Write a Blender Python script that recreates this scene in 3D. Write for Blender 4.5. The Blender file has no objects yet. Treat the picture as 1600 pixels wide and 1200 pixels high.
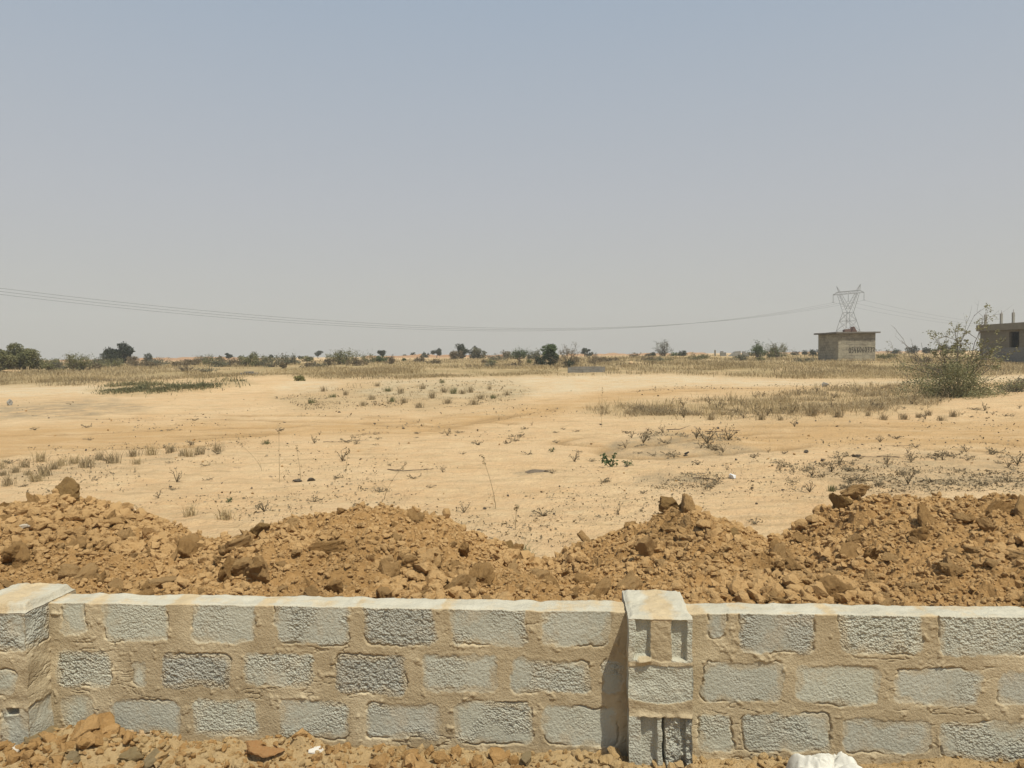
import bpy, bmesh, math, random
import numpy as np
from mathutils import Vector, Matrix

sc = bpy.context.scene
COL = sc.collection
R_ = math.radians

# ------------------------------------------------------------------ camera
F, H = 1142.0, 2.1                      # focal length in photo pixels, eye height
PITCH, ROLL = math.atan(45 / F), R_(-0.6)
cam = bpy.data.cameras.new("camera")
cam.sensor_width = 36.0
cam.lens = F / 1600 * 36.0
cam.clip_start, cam.clip_end = 0.05, 6000
camo = bpy.data.objects.new("camera", cam)
COL.objects.link(camo)
CM = Matrix.Rotation(math.pi / 2 - PITCH, 3, 'X') @ Matrix.Rotation(ROLL, 3, 'Z')
camo.matrix_world = Matrix.Translation((0, 0, H)) @ CM.to_4x4()
sc.camera = camo
CMN = np.array(CM)

# ------------------------------------------------------------------ light
SUN = Vector((0.282, -0.375, 0.883)).normalized()
wd = bpy.data.worlds.new("World")
sc.world = wd
wd.use_nodes = True
wn, wl = wd.node_tree.nodes, wd.node_tree.links
bg = wn["Background"]
sky = wn.new("ShaderNodeTexSky")
sky.sky_type = 'NISHITA'
sky.sun_disc = False
sky.sun_elevation = math.asin(SUN.z)
sky.sun_rotation = math.atan2(SUN.x, SUN.y)
sky.altitude = 50
sky.air_density, sky.dust_density, sky.ozone_density = 1.0, 1.5, 1.0
# dusty air: the clear sky is mostly veiled by a pale grey-brown haze, thickest at the horizon
_tc = wn.new("ShaderNodeTexCoord"); _sx = wn.new("ShaderNodeSeparateXYZ"); wl.new(_tc.outputs["Generated"], _sx.inputs[0])
_cr = wn.new("ShaderNodeValToRGB"); wl.new(_sx.outputs[2], _cr.inputs[0])
SKYC = [(0.0, (0.530, 0.508, 0.468)), (0.10, (0.525, 0.515, 0.495)), (0.20, (0.495, 0.507, 0.528)), (0.32, (0.438, 0.484, 0.542)), (0.47, (0.362, 0.446, 0.550)), (1.0, (0.28, 0.37, 0.51))]
while len(_cr.color_ramp.elements) < len(SKYC): _cr.color_ramp.elements.new(0.5)
for _e, (_p, _c) in zip(_cr.color_ramp.elements, SKYC): _e.position = _p; _e.color = (*_c, 1)
_sc = wn.new("ShaderNodeVectorMath"); _sc.operation = 'SCALE'; _sc.inputs[3].default_value = 10.0; wl.new(_cr.outputs[0], _sc.inputs[0])
_mx = wn.new("ShaderNodeMix"); _mx.data_type = 'RGBA'; _mx.inputs[0].default_value = 0.88
wl.new(sky.outputs[0], _mx.inputs[6]); wl.new(_sc.outputs[0], _mx.inputs[7])
wl.new(_mx.outputs[2], bg.inputs[0])
bg.inputs[1].default_value = 0.10
sl = bpy.data.lights.new("sun", 'SUN')
sl.energy, sl.angle, sl.color = 4.9, R_(0.53), (1.0, 0.955, 0.81)
so = bpy.data.objects.new("sun", sl)
so.rotation_euler = SUN.to_track_quat('Z', 'Y').to_euler()
so.location = (20, -30, 60)
COL.objects.link(so)
sc.view_settings.view_transform = 'Standard'
sc.view_settings.look = 'None'
sc.view_settings.exposure = 0.0
sc.view_settings.gamma = 1.0
sc.render.engine = 'CYCLES'
sc.cycles.use_denoising = True
sc.cycles.max_bounces = 6
sc.cycles.volume_bounces = 0

# ------------------------------------------------------------------ maths
def hsh(ix, iy, iz, seed):
    h = (ix.astype(np.int64) * 374761393 + iy.astype(np.int64) * 668265263 + iz.astype(np.int64) * 2147483647 + seed * 974711 + 12345) & 0xFFFFFFFF
    h = ((h ^ (h >> 13)) * 1274126177) & 0xFFFFFFFF
    h = ((h ^ (h >> 16)) * 2246822519) & 0xFFFFFFFF
    return ((h ^ (h >> 13)) & 0xFFFFFF) / float(0x1000000)

def vn2(x, y, seed=0):
    ix, iy = np.floor(x), np.floor(y)
    fx, fy = x - ix, y - iy
    ux, uy = fx * fx * (3 - 2 * fx), fy * fy * (3 - 2 * fy)
    z = np.zeros_like(ix)
    a, b = hsh(ix, iy, z, seed), hsh(ix + 1, iy, z, seed)
    c, d = hsh(ix, iy + 1, z, seed), hsh(ix + 1, iy + 1, z, seed)
    return (a + (b - a) * ux) * (1 - uy) + (c + (d - c) * ux) * uy

def vn3(x, y, z, seed=0):
    iz = np.floor(z); fz = z - iz; uz = fz * fz * (3 - 2 * fz)
    ix, iy = np.floor(x), np.floor(y)
    fx, fy = x - ix, y - iy
    ux, uy = fx * fx * (3 - 2 * fx), fy * fy * (3 - 2 * fy)
    o = []
    for k in (0, 1):
        a, b = hsh(ix, iy, iz + k, seed), hsh(ix + 1, iy, iz + k, seed)
        c, d = hsh(ix, iy + 1, iz + k, seed), hsh(ix + 1, iy + 1, iz + k, seed)
        o.append((a + (b - a) * ux) * (1 - uy) + (c + (d - c) * ux) * uy)
    return o[0] * (1 - uz) + o[1] * uz

def fbm2(x, y, seed=0, n=4):
    s, a, t = 0.0, 1.0, 0.0
    for k in range(n):
        s = s + a * (vn2(x * 2 ** k + 17.3 * k, y * 2 ** k - 9.1 * k, seed + k) * 2 - 1)
        t += a; a *= 0.5
    return s / t

def fbm3(x, y, z, seed=0, n=3):
    s, a, t = 0.0, 1.0, 0.0
    for k in range(n):
        s = s + a * (vn3(x * 2 ** k + 7.3 * k, y * 2 ** k - 3.1 * k, z * 2 ** k + 1.7 * k, seed + k) * 2 - 1)
        t += a; a *= 0.5
    return s / t

def sstep(a, b, x):
    t = np.clip((x - a) / (b - a), 0, 1)
    return t * t * (3 - 2 * t)

def rubble(x, y, s, seed, prob=1.0, nside=5, steep=1.1, flat=0.45):
    """height field of faceted lumps, one per jittered cell of size s"""
    X, Y = x / s, y / s
    ix, iy = np.floor(X), np.floor(Y)
    best = np.zeros_like(X)
    z = np.zeros_like(X)
    for dx in (-1, 0, 1):
        for dy in (-1, 0, 1):
            cx, cy = ix + dx, iy + dy
            h = [hsh(cx, cy, z + k, seed) for k in range(8)]
            px, py = X - (cx + h[0]), Y - (cy + h[1])
            rad = 0.32 + 0.42 * h[2] ** 2
            top = rad * flat * (0.7 + 0.9 * h[3]) + px * (h[4] - 0.5) * 0.9 + py * (h[5] - 0.5) * 0.9
            a0 = h[6] * 6.283
            for k in range(nside):
                a = a0 + k * 6.283 / nside + (hsh(cx, cy, z + 10 + k, seed) - 0.5) * 0.9
                rk = rad * (0.75 + 0.4 * hsh(cx, cy, z + 20 + k, seed))
                top = np.minimum(top, steep * (rk - (px * np.cos(a) + py * np.sin(a))))
            top = np.where(h[7] < prob, top, 0)
            best = np.maximum(best, top)
    return best * s

def ray(px, py):
    l = np.stack([(np.asarray(px, float) - 800) / F, -(np.asarray(py, float) - 600) / F, -np.ones_like(np.asarray(px, float))], -1)
    w = l @ CMN.T
    return w / w[..., 1:2]

def P(px, py, d):
    return np.array([0, 0, H]) + ray(px, py) * np.asarray(d, float)[..., None]

def proj(p):
    l = (np.asarray(p) - np.array([0, 0, H])) @ CMN
    dz = np.minimum(l[..., 2], -1e-3)
    return 800 + F * l[..., 0] / -dz, 600 - F * l[..., 1] / -dz

# ------------------------------------------------------------------ terrain height
KD = np.array([-4000, 0, 10, 20, 30, 45, 65, 90, 150, 300, 1500, 5000.0])
KZ = np.array([0.03, 0.03, 0.02, 0.08, 0.30, 0.70, 1.27, 1.50, 1.66, 1.80, 1.95, 1.95])
BUMPS = []                                  # x, y, rx, ry, height
def base_z(x, y):
    z = np.interp(y, KD, KZ)
    for bx, by, rx, ry, hh in BUMPS:
        z = z + hh * np.exp(-((x - bx) / rx) ** 2 - ((y - by) / ry) ** 2)
    return z

def G0(px, py):
    """where a photo pixel's ray meets the smooth ground"""
    px, py = np.asarray(px, float), np.asarray(py, float)
    r = ray(px, py)
    lo, hi = np.full(px.shape, 2.0), np.full(px.shape, 900.0)
    for _ in range(45):
        m = np.sqrt(lo * hi)
        p = np.array([0, 0, H]) + r * m[..., None]
        above = p[..., 2] > base_z(p[..., 0], p[..., 1])
        lo, hi = np.where(above, m, lo), np.where(above, hi, m)
    return np.array([0, 0, H]) + r * lo[..., None]

for (px, py, rx, ry, hh) in ((1530, 640, 4.5, 1.6, 0.22), (1620, 628, 4, 2.5, 0.30), (455, 602, 2.6, 1.6, 0.25), (340, 606, 4, 1.5, 0.22),
                             (190, 610, 4.5, 1.4, 0.12), (1100, 690, 1.3, 0.8, 0.10), (1090, 560, 9, 6, 0.25), (985, 571, 1.6, 1.4, 0.35),
                             (1230, 572, 6, 3, 0.18), (20, 586, 3, 2, 0.35), (60, 586, 2.2, 1.5, 0.2)):
    g = G0([px], [py])[0]
    BUMPS.append((g[0], g[1], rx, ry, hh))

def ground_z(x, y):
    r = np.hypot(x, y)
    z = base_z(x, y)
    z = z + fbm2(x / 7, y / 5, 3, 3) * 0.10 * sstep(9, 40, r) * (1 - 0.5 * sstep(150, 600, r))
    z = z + fbm2(x / 1.3, y / 0.9, 5, 3) * 0.042 * sstep(6, 14, r)
    z = z + fbm2(x / 0.25, y / 0.2, 8, 3) * (0.012 + 0.012 * (1 - sstep(14, 26, r)) * sstep(6, 8, r))
    z = z + np.maximum(fbm2(x / 0.5, y / 0.4, 31, 3) - 0.15, 0) * 0.05 * (1 - sstep(30, 60, r))
    return z

def G(px, py):
    g = G0(px, py)
    g[..., 2] = ground_z(g[..., 0], g[..., 1])
    return g

# ------------------------------------------------------------------ mesh helpers
def mk(name, verts, faces, mat=None, parent=None, attrs=None, smooth=False, loc=None, link=True):
    verts = np.asarray(verts, np.float32)
    me = bpy.data.meshes.new(name)
    fs = [np.asarray(f, np.int32) for f in (faces if isinstance(faces, list) else [faces]) if len(f)]
    me.vertices.add(len(verts)); me.vertices.foreach_set("co", verts.ravel())
    li = np.concatenate([f.ravel() for f in fs])
    tot = np.concatenate([np.full(len(f), f.shape[1], np.int32) for f in fs])
    st = np.concatenate([[0], np.cumsum(tot)[:-1]]).astype(np.int32)
    me.loops.add(len(li)); me.loops.foreach_set("vertex_index", li)
    me.polygons.add(len(tot)); me.polygons.foreach_set("loop_start", st); me.polygons.foreach_set("loop_total", tot)
    me.polygons.foreach_set("use_smooth", np.full(len(tot), smooth))
    for k, v in (attrs or {}).items():
        a = me.attributes.new(k, 'FLOAT', 'POINT'); a.data.foreach_set("value", np.asarray(v, np.float32))
    me.update(calc_edges=True); me.validate()
    if mat: me.materials.append(mat)
    o = bpy.data.objects.new(name, me)
    if link: COL.objects.link(o)
    if parent is not None: o.parent = parent
    if loc is not None: o.location = loc
    return o

def grid_faces(nu, nv, off=0, flip=False):
    i = np.arange(nu - 1)[:, None] * nv + np.arange(nv - 1)[None, :]
    f = np.stack([i, i + nv, i + nv + 1, i + 1], -1).reshape(-1, 4) + off
    return f[:, ::-1] if flip else f

def tag(o, label=None, cat=None, group=None, kind=None):
    if label: o['label'] = label
    if cat: o['category'] = cat
    if group: o['group'] = group
    if kind: o['kind'] = kind
    return o

def empty(name, loc, rz=0.0):
    o = bpy.data.objects.new(name, None)
    o.empty_display_size = 0.2
    o.location = loc; o.rotation_euler = (0, 0, rz)
    COL.objects.link(o)
    return o

def copy_tree(o, parent=None):
    c = o.copy(); COL.objects.link(c); c.parent = parent
    for ch in o.children:
        copy_tree(ch, c)
    return c

class MB:
    """collects shapes into one mesh"""
    def __init__(s): s.v, s.q, s.t, s.a, s.n = [], [], [], [], 0
    def add(s, v, q=None, t=None, tint=0.5):
        v = np.asarray(v, float).reshape(-1, 3)
        if q is not None and len(q): s.q.append(np.asarray(q, int) + s.n)
        if t is not None and len(t): s.t.append(np.asarray(t, int) + s.n)
        s.a.append(np.broadcast_to(np.asarray(tint, float), (len(v),))); s.v.append(v); s.n += len(v)
    def box(s, c, d, rz=0.0, tint=0.5):
        x, y, z = np.array(d) / 2
        v = np.array([[-x, -y, -z], [x, -y, -z], [x, y, -z], [-x, y, -z], [-x, -y, z], [x, -y, z], [x, y, z], [-x, y, z]])
        if rz:
            ca, sa = math.cos(rz), math.sin(rz)
            v = np.stack([v[:, 0] * ca - v[:, 1] * sa, v[:, 0] * sa + v[:, 1] * ca, v[:, 2]], -1)
        s.add(v + np.array(c), q=[[3, 2, 1, 0], [4, 5, 6, 7], [0, 1, 5, 4], [1, 2, 6, 5], [2, 3, 7, 6], [3, 0, 4, 7]], tint=tint)
    def tube(s, pts, rad, n=5, tint=0.5):
        pts = np.asarray(pts, float); m = len(pts)
        rad = np.broadcast_to(np.asarray(rad, float), (m,))
        tg = np.gradient(pts, axis=0); tg /= np.linalg.norm(tg, axis=1)[:, None] + 1e-9
        up = np.where(np.abs(tg[:, 2:3]) > 0.9, [[1.0, 0, 0]], [[0, 0, 1.0]])
        a = np.cross(tg, up); a /= np.linalg.norm(a, axis=1)[:, None] + 1e-9
        b = np.cross(tg, a)
        th = np.arange(n) * 2 * np.pi / n
        v = pts[:, None] + rad[:, None, None] * (a[:, None] * np.cos(th)[None, :, None] + b[:, None] * np.sin(th)[None, :, None])
        i = np.arange(m - 1)[:, None] * n; j = np.arange(n)[None]; j2 = (j + 1) % n
        q = np.stack([i + j, i + n + j, i + n + j2, i + j2], -1).reshape(-1, 4)
        q = np.concatenate([q, ])
        s.add(v.reshape(-1, 3), q=q, t=[[0, k, k + 1] for k in range(1, n - 1)] + [[(m - 1) * n, (m - 1) * n + k + 1, (m - 1) * n + k] for k in range(1, n - 1)], tint=tint)
    def bar(s, a, b, r, n=4, tint=0.5): s.tube([a, b], r, n, tint)
    def leaves(s, c, size, rng, tint=None, flat=0.0):
        c = np.asarray(c, float); N = len(c)
        d = rng.normal(size=(N, 3)); d[:, 2] *= 0.7; d /= np.linalg.norm(d, axis=1)[:, None]
        e = rng.normal(size=(N, 3)); e[:, 2] *= (1 - flat); e -= (e * d).sum(1)[:, None] * d; e /= np.linalg.norm(e, axis=1)[:, None] + 1e-9
        L = np.broadcast_to(np.asarray(size, float), (N,))[:, None] * rng.uniform(0.6, 1.3, (N, 1))
        W = L * rng.uniform(0.4, 0.75, (N, 1))
        v = np.stack([c, c + d * L * 0.5 + e * W * 0.5, c + d * L, c + d * L * 0.5 - e * W * 0.5], 1)
        if tint is None: tint = rng.uniform(0, 1, N)
        s.add(v.reshape(-1, 3), q=np.arange(4 * N).reshape(N, 4), tint=np.repeat(np.broadcast_to(tint, (N,)), 4))
    def blades(s, base, h, lean, w, rng, tint=None):
        N = len(base)
        h = np.broadcast_to(np.asarray(h, float), (N,))[:, None]
        az = rng.uniform(0, 6.283, N); d = np.stack([np.cos(az), np.sin(az), 0 * az], -1)
        a2 = rng.uniform(0, 6.283, N); sd = np.stack([np.cos(a2), np.sin(a2), 0 * a2], -1)
        ln = (np.broadcast_to(np.asarray(lean, float), (N,)) * rng.uniform(0.2, 1.0, N))[:, None]
        W = np.broadcast_to(np.asarray(w, float), (N,))[:, None] * 0.5
        up = np.array([0, 0, 1.0])
        mid = base + h * (up * 0.55 + d * ln * 0.35)
        tip = base + h * (up * (1 - 0.3 * ln) + d * ln)
        v = np.stack([base - sd * W, base + sd * W, mid + sd * W * 0.8, mid - sd * W * 0.8, tip], 1)
        i = np.arange(N)[:, None] * 5
        if tint is None: tint = rng.uniform(0, 1, N)
        s.add(v.reshape(-1, 3), q=i + np.array([[0, 1, 2, 3]]), t=i + np.array([[3, 2, 4]]), tint=np.repeat(np.broadcast_to(tint, (N,)), 5))
    def build(s, name, mat, parent=None, loc=None, smooth=False):
        v = np.concatenate(s.v)
        fs = ([np.concatenate(s.q)] if s.q else []) + ([np.concatenate(s.t)] if s.t else [])
        return mk(name, v, fs, mat, parent, {'tint': np.concatenate(s.a)}, smooth, loc)

def poly_sd(px, py, poly):
    """signed distance to a closed polygon, negative inside"""
    poly = np.asarray(poly, float)
    d = np.full(px.shape, 1e18); ins = np.zeros(px.shape, bool)
    for k in range(len(poly)):
        a, b = poly[k], poly[(k + 1) % len(poly)]
        ex, ey = b - a
        wx, wy = px - a[0], py - a[1]
        t = np.clip((wx * ex + wy * ey) / (ex * ex + ey * ey + 1e-12), 0, 1)
        d = np.minimum(d, (wx - ex * t) ** 2 + (wy - ey * t) ** 2)
        c = ((a[1] <= py) & (b[1] > py)) | ((b[1] <= py) & (a[1] > py))
        if abs(ey) > 1e-12:
            ins ^= c & (px < a[0] + (py - a[1]) * ex / ey)
    d = np.sqrt(d)
    return np.where(ins, -d, d)

def in_poly(poly, n, rng):
    poly = np.asarray(poly, float); lo, hi = poly.min(0), poly.max(0)
    out = np.zeros((0, 2))
    while len(out) < n:
        p = rng.uniform(lo, hi, (n * 2, 2))
        out = np.concatenate([out, p[poly_sd(p[:, 0], p[:, 1], poly) < 0]])
    return out[:n]

# ------------------------------------------------------------------ materials
class NT:
    def __init__(s, name, rough=0.95, spec=0.1):
        s.m = bpy.data.materials.new(name); s.m.use_nodes = True
        s.n, s.l = s.m.node_tree.nodes, s.m.node_tree.links
        s.b = s.n["Principled BSDF"]
        s.b.inputs["Roughness"].default_value = rough
        s.b.inputs["Specular IOR Level"].default_value = spec
        s.tc = s.n.new("ShaderNodeTexCoord")
    def noise(s, scale, detail=4, rough=0.6, vec=None, dist=0.0):
        t = s.n.new("ShaderNodeTexNoise"); t.inputs["Scale"].default_value = scale
        t.inputs["Detail"].default_value = detail; t.inputs["Roughness"].default_value = rough; t.inputs["Distortion"].default_value = dist
        s.l.new(vec if vec is not None else s.tc.outputs["Object"], t.inputs["Vector"]); return t.outputs["Fac"]
    def vor(s, scale, feature='F1', vec=None, out="Distance"):
        t = s.n.new("ShaderNodeTexVoronoi"); t.inputs["Scale"].default_value = scale; t.feature = feature
        s.l.new(vec if vec is not None else s.tc.outputs["Object"], t.inputs["Vector"]); return t.outputs[out]
    def mapping(s, sc_):
        t = s.n.new("ShaderNodeMapping"); t.inputs["Scale"].default_value = sc_
        s.l.new(s.tc.outputs["Object"], t.inputs["Vector"]); return t.outputs[0]
    def attr(s, name):
        t = s.n.new("ShaderNodeAttribute"); t.attribute_name = name; return t.outputs["Fac"]
    def ramp(s, fac, a, b, lo=0.0, hi=1.0):
        t = s.n.new("ShaderNodeMapRange"); t.inputs[1].default_value = a; t.inputs[2].default_value = b
        t.inputs[3].default_value = lo; t.inputs[4].default_value = hi
        s.l.new(fac, t.inputs[0]); return t.outputs[0]
    def math(s, op, a, b=None):
        t = s.n.new("ShaderNodeMath"); t.operation = op
        for k, x in enumerate((a, b)):
            if x is None: continue
            if isinstance(x, (int, float)): t.inputs[k].default_value = x
            else: s.l.new(x, t.inputs[k])
        return t.outputs[0]
    def mix(s, fac, a, b, mode='MIX'):
        t = s.n.new("ShaderNodeMix"); t.data_type = 'RGBA'; t.blend_type = mode
        for sock, x in ((t.inputs[0], fac), (t.inputs[6], a), (t.inputs[7], b)):
            if isinstance(x, (int, float)): sock.default_value = x
            elif isinstance(x, tuple): sock.default_value = (*x, 1)
            else: s.l.new(x, sock)
        return t.outputs[2]
    def color(s, c):
        if isinstance(c, tuple): s.b.inputs["Base Color"].default_value = (*c, 1)
        else: s.l.new(c, s.b.inputs["Base Color"])
    def bump(s, h, strength=0.5, dist=0.01):
        t = s.n.new("ShaderNodeBump"); t.inputs["Strength"].default_value = strength; t.inputs["Distance"].default_value = dist
        s.l.new(h, t.inputs["Height"]); s.l.new(t.outputs[0], s.b.inputs["Normal"])

def simple(name, c1, c2, scale=5, rough=0.9, bump=0.0, bscale=60, bdist=0.01, spec=0.1):
    m = NT(name, rough, spec)
    m.color(m.mix(m.ramp(m.noise(scale), 0.3, 0.7), c1, c2))
    if bump: m.bump(m.noise(bscale, 5), bump, bdist)
    return m.m

def leafmat(name, c1, c2, trans=0.25):
    m = NT(name, 0.7, 0.25)
    c = m.mix(m.attr('tint'), c1, c2); m.color(c)
    tr = m.n.new("ShaderNodeBsdfTranslucent"); m.l.new(c, tr.inputs[0])
    ad = m.n.new("ShaderNodeMixShader"); ad.inputs[0].default_value = trans
    m.l.new(m.b.outputs[0], ad.inputs[1]); m.l.new(tr.outputs[0], ad.inputs[2])
    m.l.new(ad.outputs[0], m.n["Material Output"].inputs[0])
    return m.m

# ground: pale sand with wheel tracks, dry-grass soil, grey crusts
m = NT("sand")
c = m.mix(m.ramp(m.noise(0.35, 5, 0.6), 0.35, 0.65), (0.585, 0.412, 0.238), (0.535, 0.350, 0.184))
c = m.mix(m.ramp(m.noise(2.2, 6, 0.65), 0.45, 0.75, 0, 0.55), c, (0.60, 0.455, 0.265))
st = m.noise(1.6, 6, 0.7, m.mapping((0.5, 2.2, 1)))
c = m.mix(m.ramp(st, 0.48, 0.70, 0, 0.65), c, (0.345, 0.245, 0.13))
c = m.mix(m.ramp(m.noise(5, 6, 0.75, m.mapping((0.35, 1.6, 1))), 0.52, 0.68, 0, 0.5), c, (0.61, 0.475, 0.285))
c = m.mix(m.ramp(m.noise(30, 4, 0.7), 0.55, 0.7, 0, 0.45), c, (0.30, 0.215, 0.115))
c = m.mix(m.math('MULTIPLY', m.attr('track'), m.ramp(m.noise(0.9, 5, 0.6, m.mapping((0.6, 2, 1))), 0.25, 0.58, 0, 0.8)), c, (0.445, 0.278, 0.125))
c = m.mix(m.math('MULTIPLY', m.attr('pale'), m.ramp(m.noise(1.1, 5), 0.3, 0.6, 0, 0.7)), c, (0.55, 0.455, 0.305))
c = m.mix(m.math('MULTIPLY', m.attr('rut'), 0.9), c, (0.33, 0.212, 0.10))
c = m.mix(m.math('MULTIPLY', m.attr('grey'), m.ramp(m.noise(1.5, 6, 0.7), 0.36, 0.64)), c, (0.29, 0.225, 0.14))
c = m.mix(m.math('MULTIPLY', m.attr('grass'), m.ramp(m.noise(0.5, 5), 0.25, 0.5)), c, (0.33, 0.245, 0.125))
fleck = m.ramp(m.noise(9, 4, 0.75), 0.61, 0.72, 0, 0.8)
c = m.mix(m.math('MULTIPLY', fleck, m.ramp(m.noise(0.8, 4), 0.40, 0.60)), c, (0.25, 0.18, 0.10))
m.color(c)
m.bump(m.math('ADD', m.noise(14, 6, 0.7), m.math('MULTIPLY', m.noise(3.5, 5, 0.65), 1.6)), 0.9, 0.05)
M_SAND = m.m

# dug soil
def soilmat(name, a, b, d):
    m = NT(name)
    c = m.mix(m.ramp(m.noise(3.0, 6, 0.65), 0.35, 0.65), a, b)
    c = m.mix(m.ramp(m.noise(22, 4, 0.6), 0.5, 0.75, 0, 0.6), c, d)
    oi = m.n.new("ShaderNodeObjectInfo")
    c = m.mix(m.ramp(oi.outputs["Random"], 0, 1, 0, 0.85), c, d)
    c = m.mix(m.ramp(m.attr('tint'), 0.5, 1.0, 0, 0.6), c, d)
    c = m.mix(m.ramp(m.noise(1.3, 4, 0.6), 0.5, 0.68, 0, 0.55), c, tuple(x * 0.72 for x in b))
    m.color(c); m.bump(m.noise(70, 6, 0.75), 1.0, 0.018)
    return m.m
M_SOIL = soilmat("dug_soil", (0.40, 0.232, 0.09), (0.31, 0.176, 0.065), (0.47, 0.29, 0.13))
M_CLOD = soilmat("clod_soil", (0.42, 0.246, 0.098), (0.32, 0.182, 0.068), (0.51, 0.325, 0.15))
M_DKCLOD = soilmat("dark_clod_soil", (0.31, 0.188, 0.072), (0.25, 0.15, 0.057), (0.38, 0.245, 0.105))
M_FSOIL = soilmat("loose_pale_soil", (0.47, 0.32, 0.15), (0.41, 0.255, 0.105), (0.51, 0.38, 0.215))
M_BANK = soilmat("orange_earth", (0.37, 0.198, 0.10), (0.30, 0.172, 0.09), (0.39, 0.24, 0.135))

# wall: rough grey blocks under smeared tan mortar, pale top
m = NT("blockwork", 0.93, 0.15)
mo = m.mix(m.ramp(m.noise(5, 5, 0.6), 0.3, 0.7), (0.425, 0.345, 0.225), (0.35, 0.275, 0.17))
mo = m.mix(m.ramp(m.noise(3.2, 4, 0.6), 0.5, 0.72), mo, (0.55, 0.46, 0.31))
mo = m.mix(m.ramp(m.noise(11, 5, 0.7), 0.55, 0.7, 0, 0.6), mo, (0.30, 0.23, 0.14))
bl = m.mix(m.ramp(m.noise(4, 5), 0.35, 0.65), (0.385, 0.378, 0.31), (0.45, 0.44, 0.365))
bl = m.mix(m.ramp(m.noise(6, 5, 0.65), 0.52, 0.7, 0, 0.6), bl, (0.46, 0.38, 0.265))
bl = m.mix(m.math('MULTIPLY', m.attr('rough'), m.ramp(m.noise(160, 2, 0.5), 0.45, 0.6, 0, 0.4)), bl, (0.27, 0.265, 0.25))
tn = m.attr('tint')
bl = m.mix(1.0, bl, m.mix(tn, (0.88, 0.88, 0.9), (1.1, 1.1, 1.08)), 'MULTIPLY')
c = m.mix(m.attr('mortar'), bl, mo)
cap = m.mix(m.ramp(m.noise(6, 6, 0.65), 0.35, 0.65), (0.42, 0.385, 0.30), (0.50, 0.465, 0.375))
capt = m.mix(m.ramp(m.noise(9, 6, 0.65), 0.35, 0.65), (0.50, 0.395, 0.25), (0.43, 0.33, 0.20))
cap = m.mix(m.ramp(m.math('ADD', m.attr('mortar'), m.math('MULTIPLY', m.math('SUBTRACT', m.noise(7, 6, 0.7), 0.5), 1.8)), 0.35, 0.75), cap, capt)
cap = m.mix(m.ramp(m.noise(24, 5, 0.7), 0.58, 0.7, 0, 0.5), cap, (0.40, 0.335, 0.24))
c = m.mix(m.attr('cap'), c, cap)
m.color(c)
h1 = m.math('MULTIPLY', m.vor(95), m.math('ADD', m.math('MULTIPLY', m.attr('rough'), 0.8), 0.15))
m.bump(m.math('ADD', h1, m.math('MULTIPLY', m.noise(60, 5, 0.7), 0.5)), 0.9, 0.012)
M_WALL = m.m

M_CONC = simple("grey_concrete", (0.33, 0.31, 0.27), (0.26, 0.245, 0.215), 3, 0.9, 0.4, 40)
def brickmat(name, c1, c2, mc, c3):
    m = NT(name)
    t = m.n.new("ShaderNodeTexBrick"); t.inputs["Scale"].default_value = 1.0
    t.inputs["Brick Width"].default_value = 0.46; t.inputs["Row Height"].default_value = 0.24; t.inputs["Mortar Size"].default_value = 0.018
    t.inputs["Color1"].default_value = (*c1, 1); t.inputs["Color2"].default_value = (*c2, 1); t.inputs["Mortar"].default_value = (*mc, 1)
    sx = m.n.new("ShaderNodeSeparateXYZ"); m.l.new(m.tc.outputs["Object"], sx.inputs[0])
    cb = m.n.new("ShaderNodeCombineXYZ"); m.l.new(m.math('ADD', sx.outputs[0], sx.outputs[1]), cb.inputs[0]); m.l.new(sx.outputs[2], cb.inputs[1])
    m.l.new(cb.outputs[0], t.inputs["Vector"])
    c = m.mix(m.ramp(m.noise(0.9, 6, 0.7, m.mapping((1, 1, 2.2))), 0.4, 0.62), t.outputs["Color"], c3)
    c = m.mix(m.ramp(m.noise(5, 5, 0.7, m.mapping((1, 1, 3))), 0.5, 0.68, 0, 0.8), c, (0.14, 0.122, 0.095))
    m.color(c); m.bump(t.outputs["Fac"], -0.5, 0.02)
    return m.m
M_HUT = brickmat("weathered_blockwork", (0.31, 0.28, 0.21), (0.20, 0.18, 0.14), (0.12, 0.10, 0.075), (0.34, 0.305, 0.225))
M_BLDG = brickmat("bare_blockwork", (0.22, 0.195, 0.145), (0.175, 0.155, 0.115), (0.15, 0.12, 0.08), (0.20, 0.175, 0.13))
M_PLINTH = brickmat("grey_blockwork", (0.235, 0.225, 0.205), (0.19, 0.185, 0.17), (0.16, 0.145, 0.12), (0.22, 0.21, 0.185))
M_DARK = simple("dark_paint", (0.025, 0.022, 0.02), (0.04, 0.035, 0.03), 10)
M_INNER = simple("bare_interior", (0.16, 0.14, 0.11), (0.12, 0.105, 0.085), 2)
M_STEEL = simple("galvanised_steel", (0.20, 0.205, 0.21), (0.16, 0.165, 0.17), 1, 0.6, spec=0.4)
M_WIRE = simple("bare_conductor", (0.14, 0.14, 0.14), (0.12, 0.12, 0.12), 1, 0.6)
M_RUST = simple("rusty_sheet", (0.20, 0.125, 0.10), (0.13, 0.085, 0.07), 4)
M_BARK = simple("grey_bark", (0.17, 0.14, 0.11), (0.11, 0.09, 0.07), 8)
M_TWIG = simple("dry_twig", (0.25, 0.195, 0.135), (0.16, 0.12, 0.085), 8)
M_DKTWIG = simple("dark_twig", (0.10, 0.075, 0.055), (0.06, 0.045, 0.035), 8)
L_OLIVE = leafmat("olive_leaf", (0.11, 0.115, 0.045), (0.23, 0.215, 0.10))
L_DARK = leafmat("dark_leaf", (0.022, 0.030, 0.018), (0.062, 0.070, 0.038))
L_GREEN = leafmat("green_leaf", (0.050, 0.080, 0.028), (0.12, 0.15, 0.06))
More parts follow.
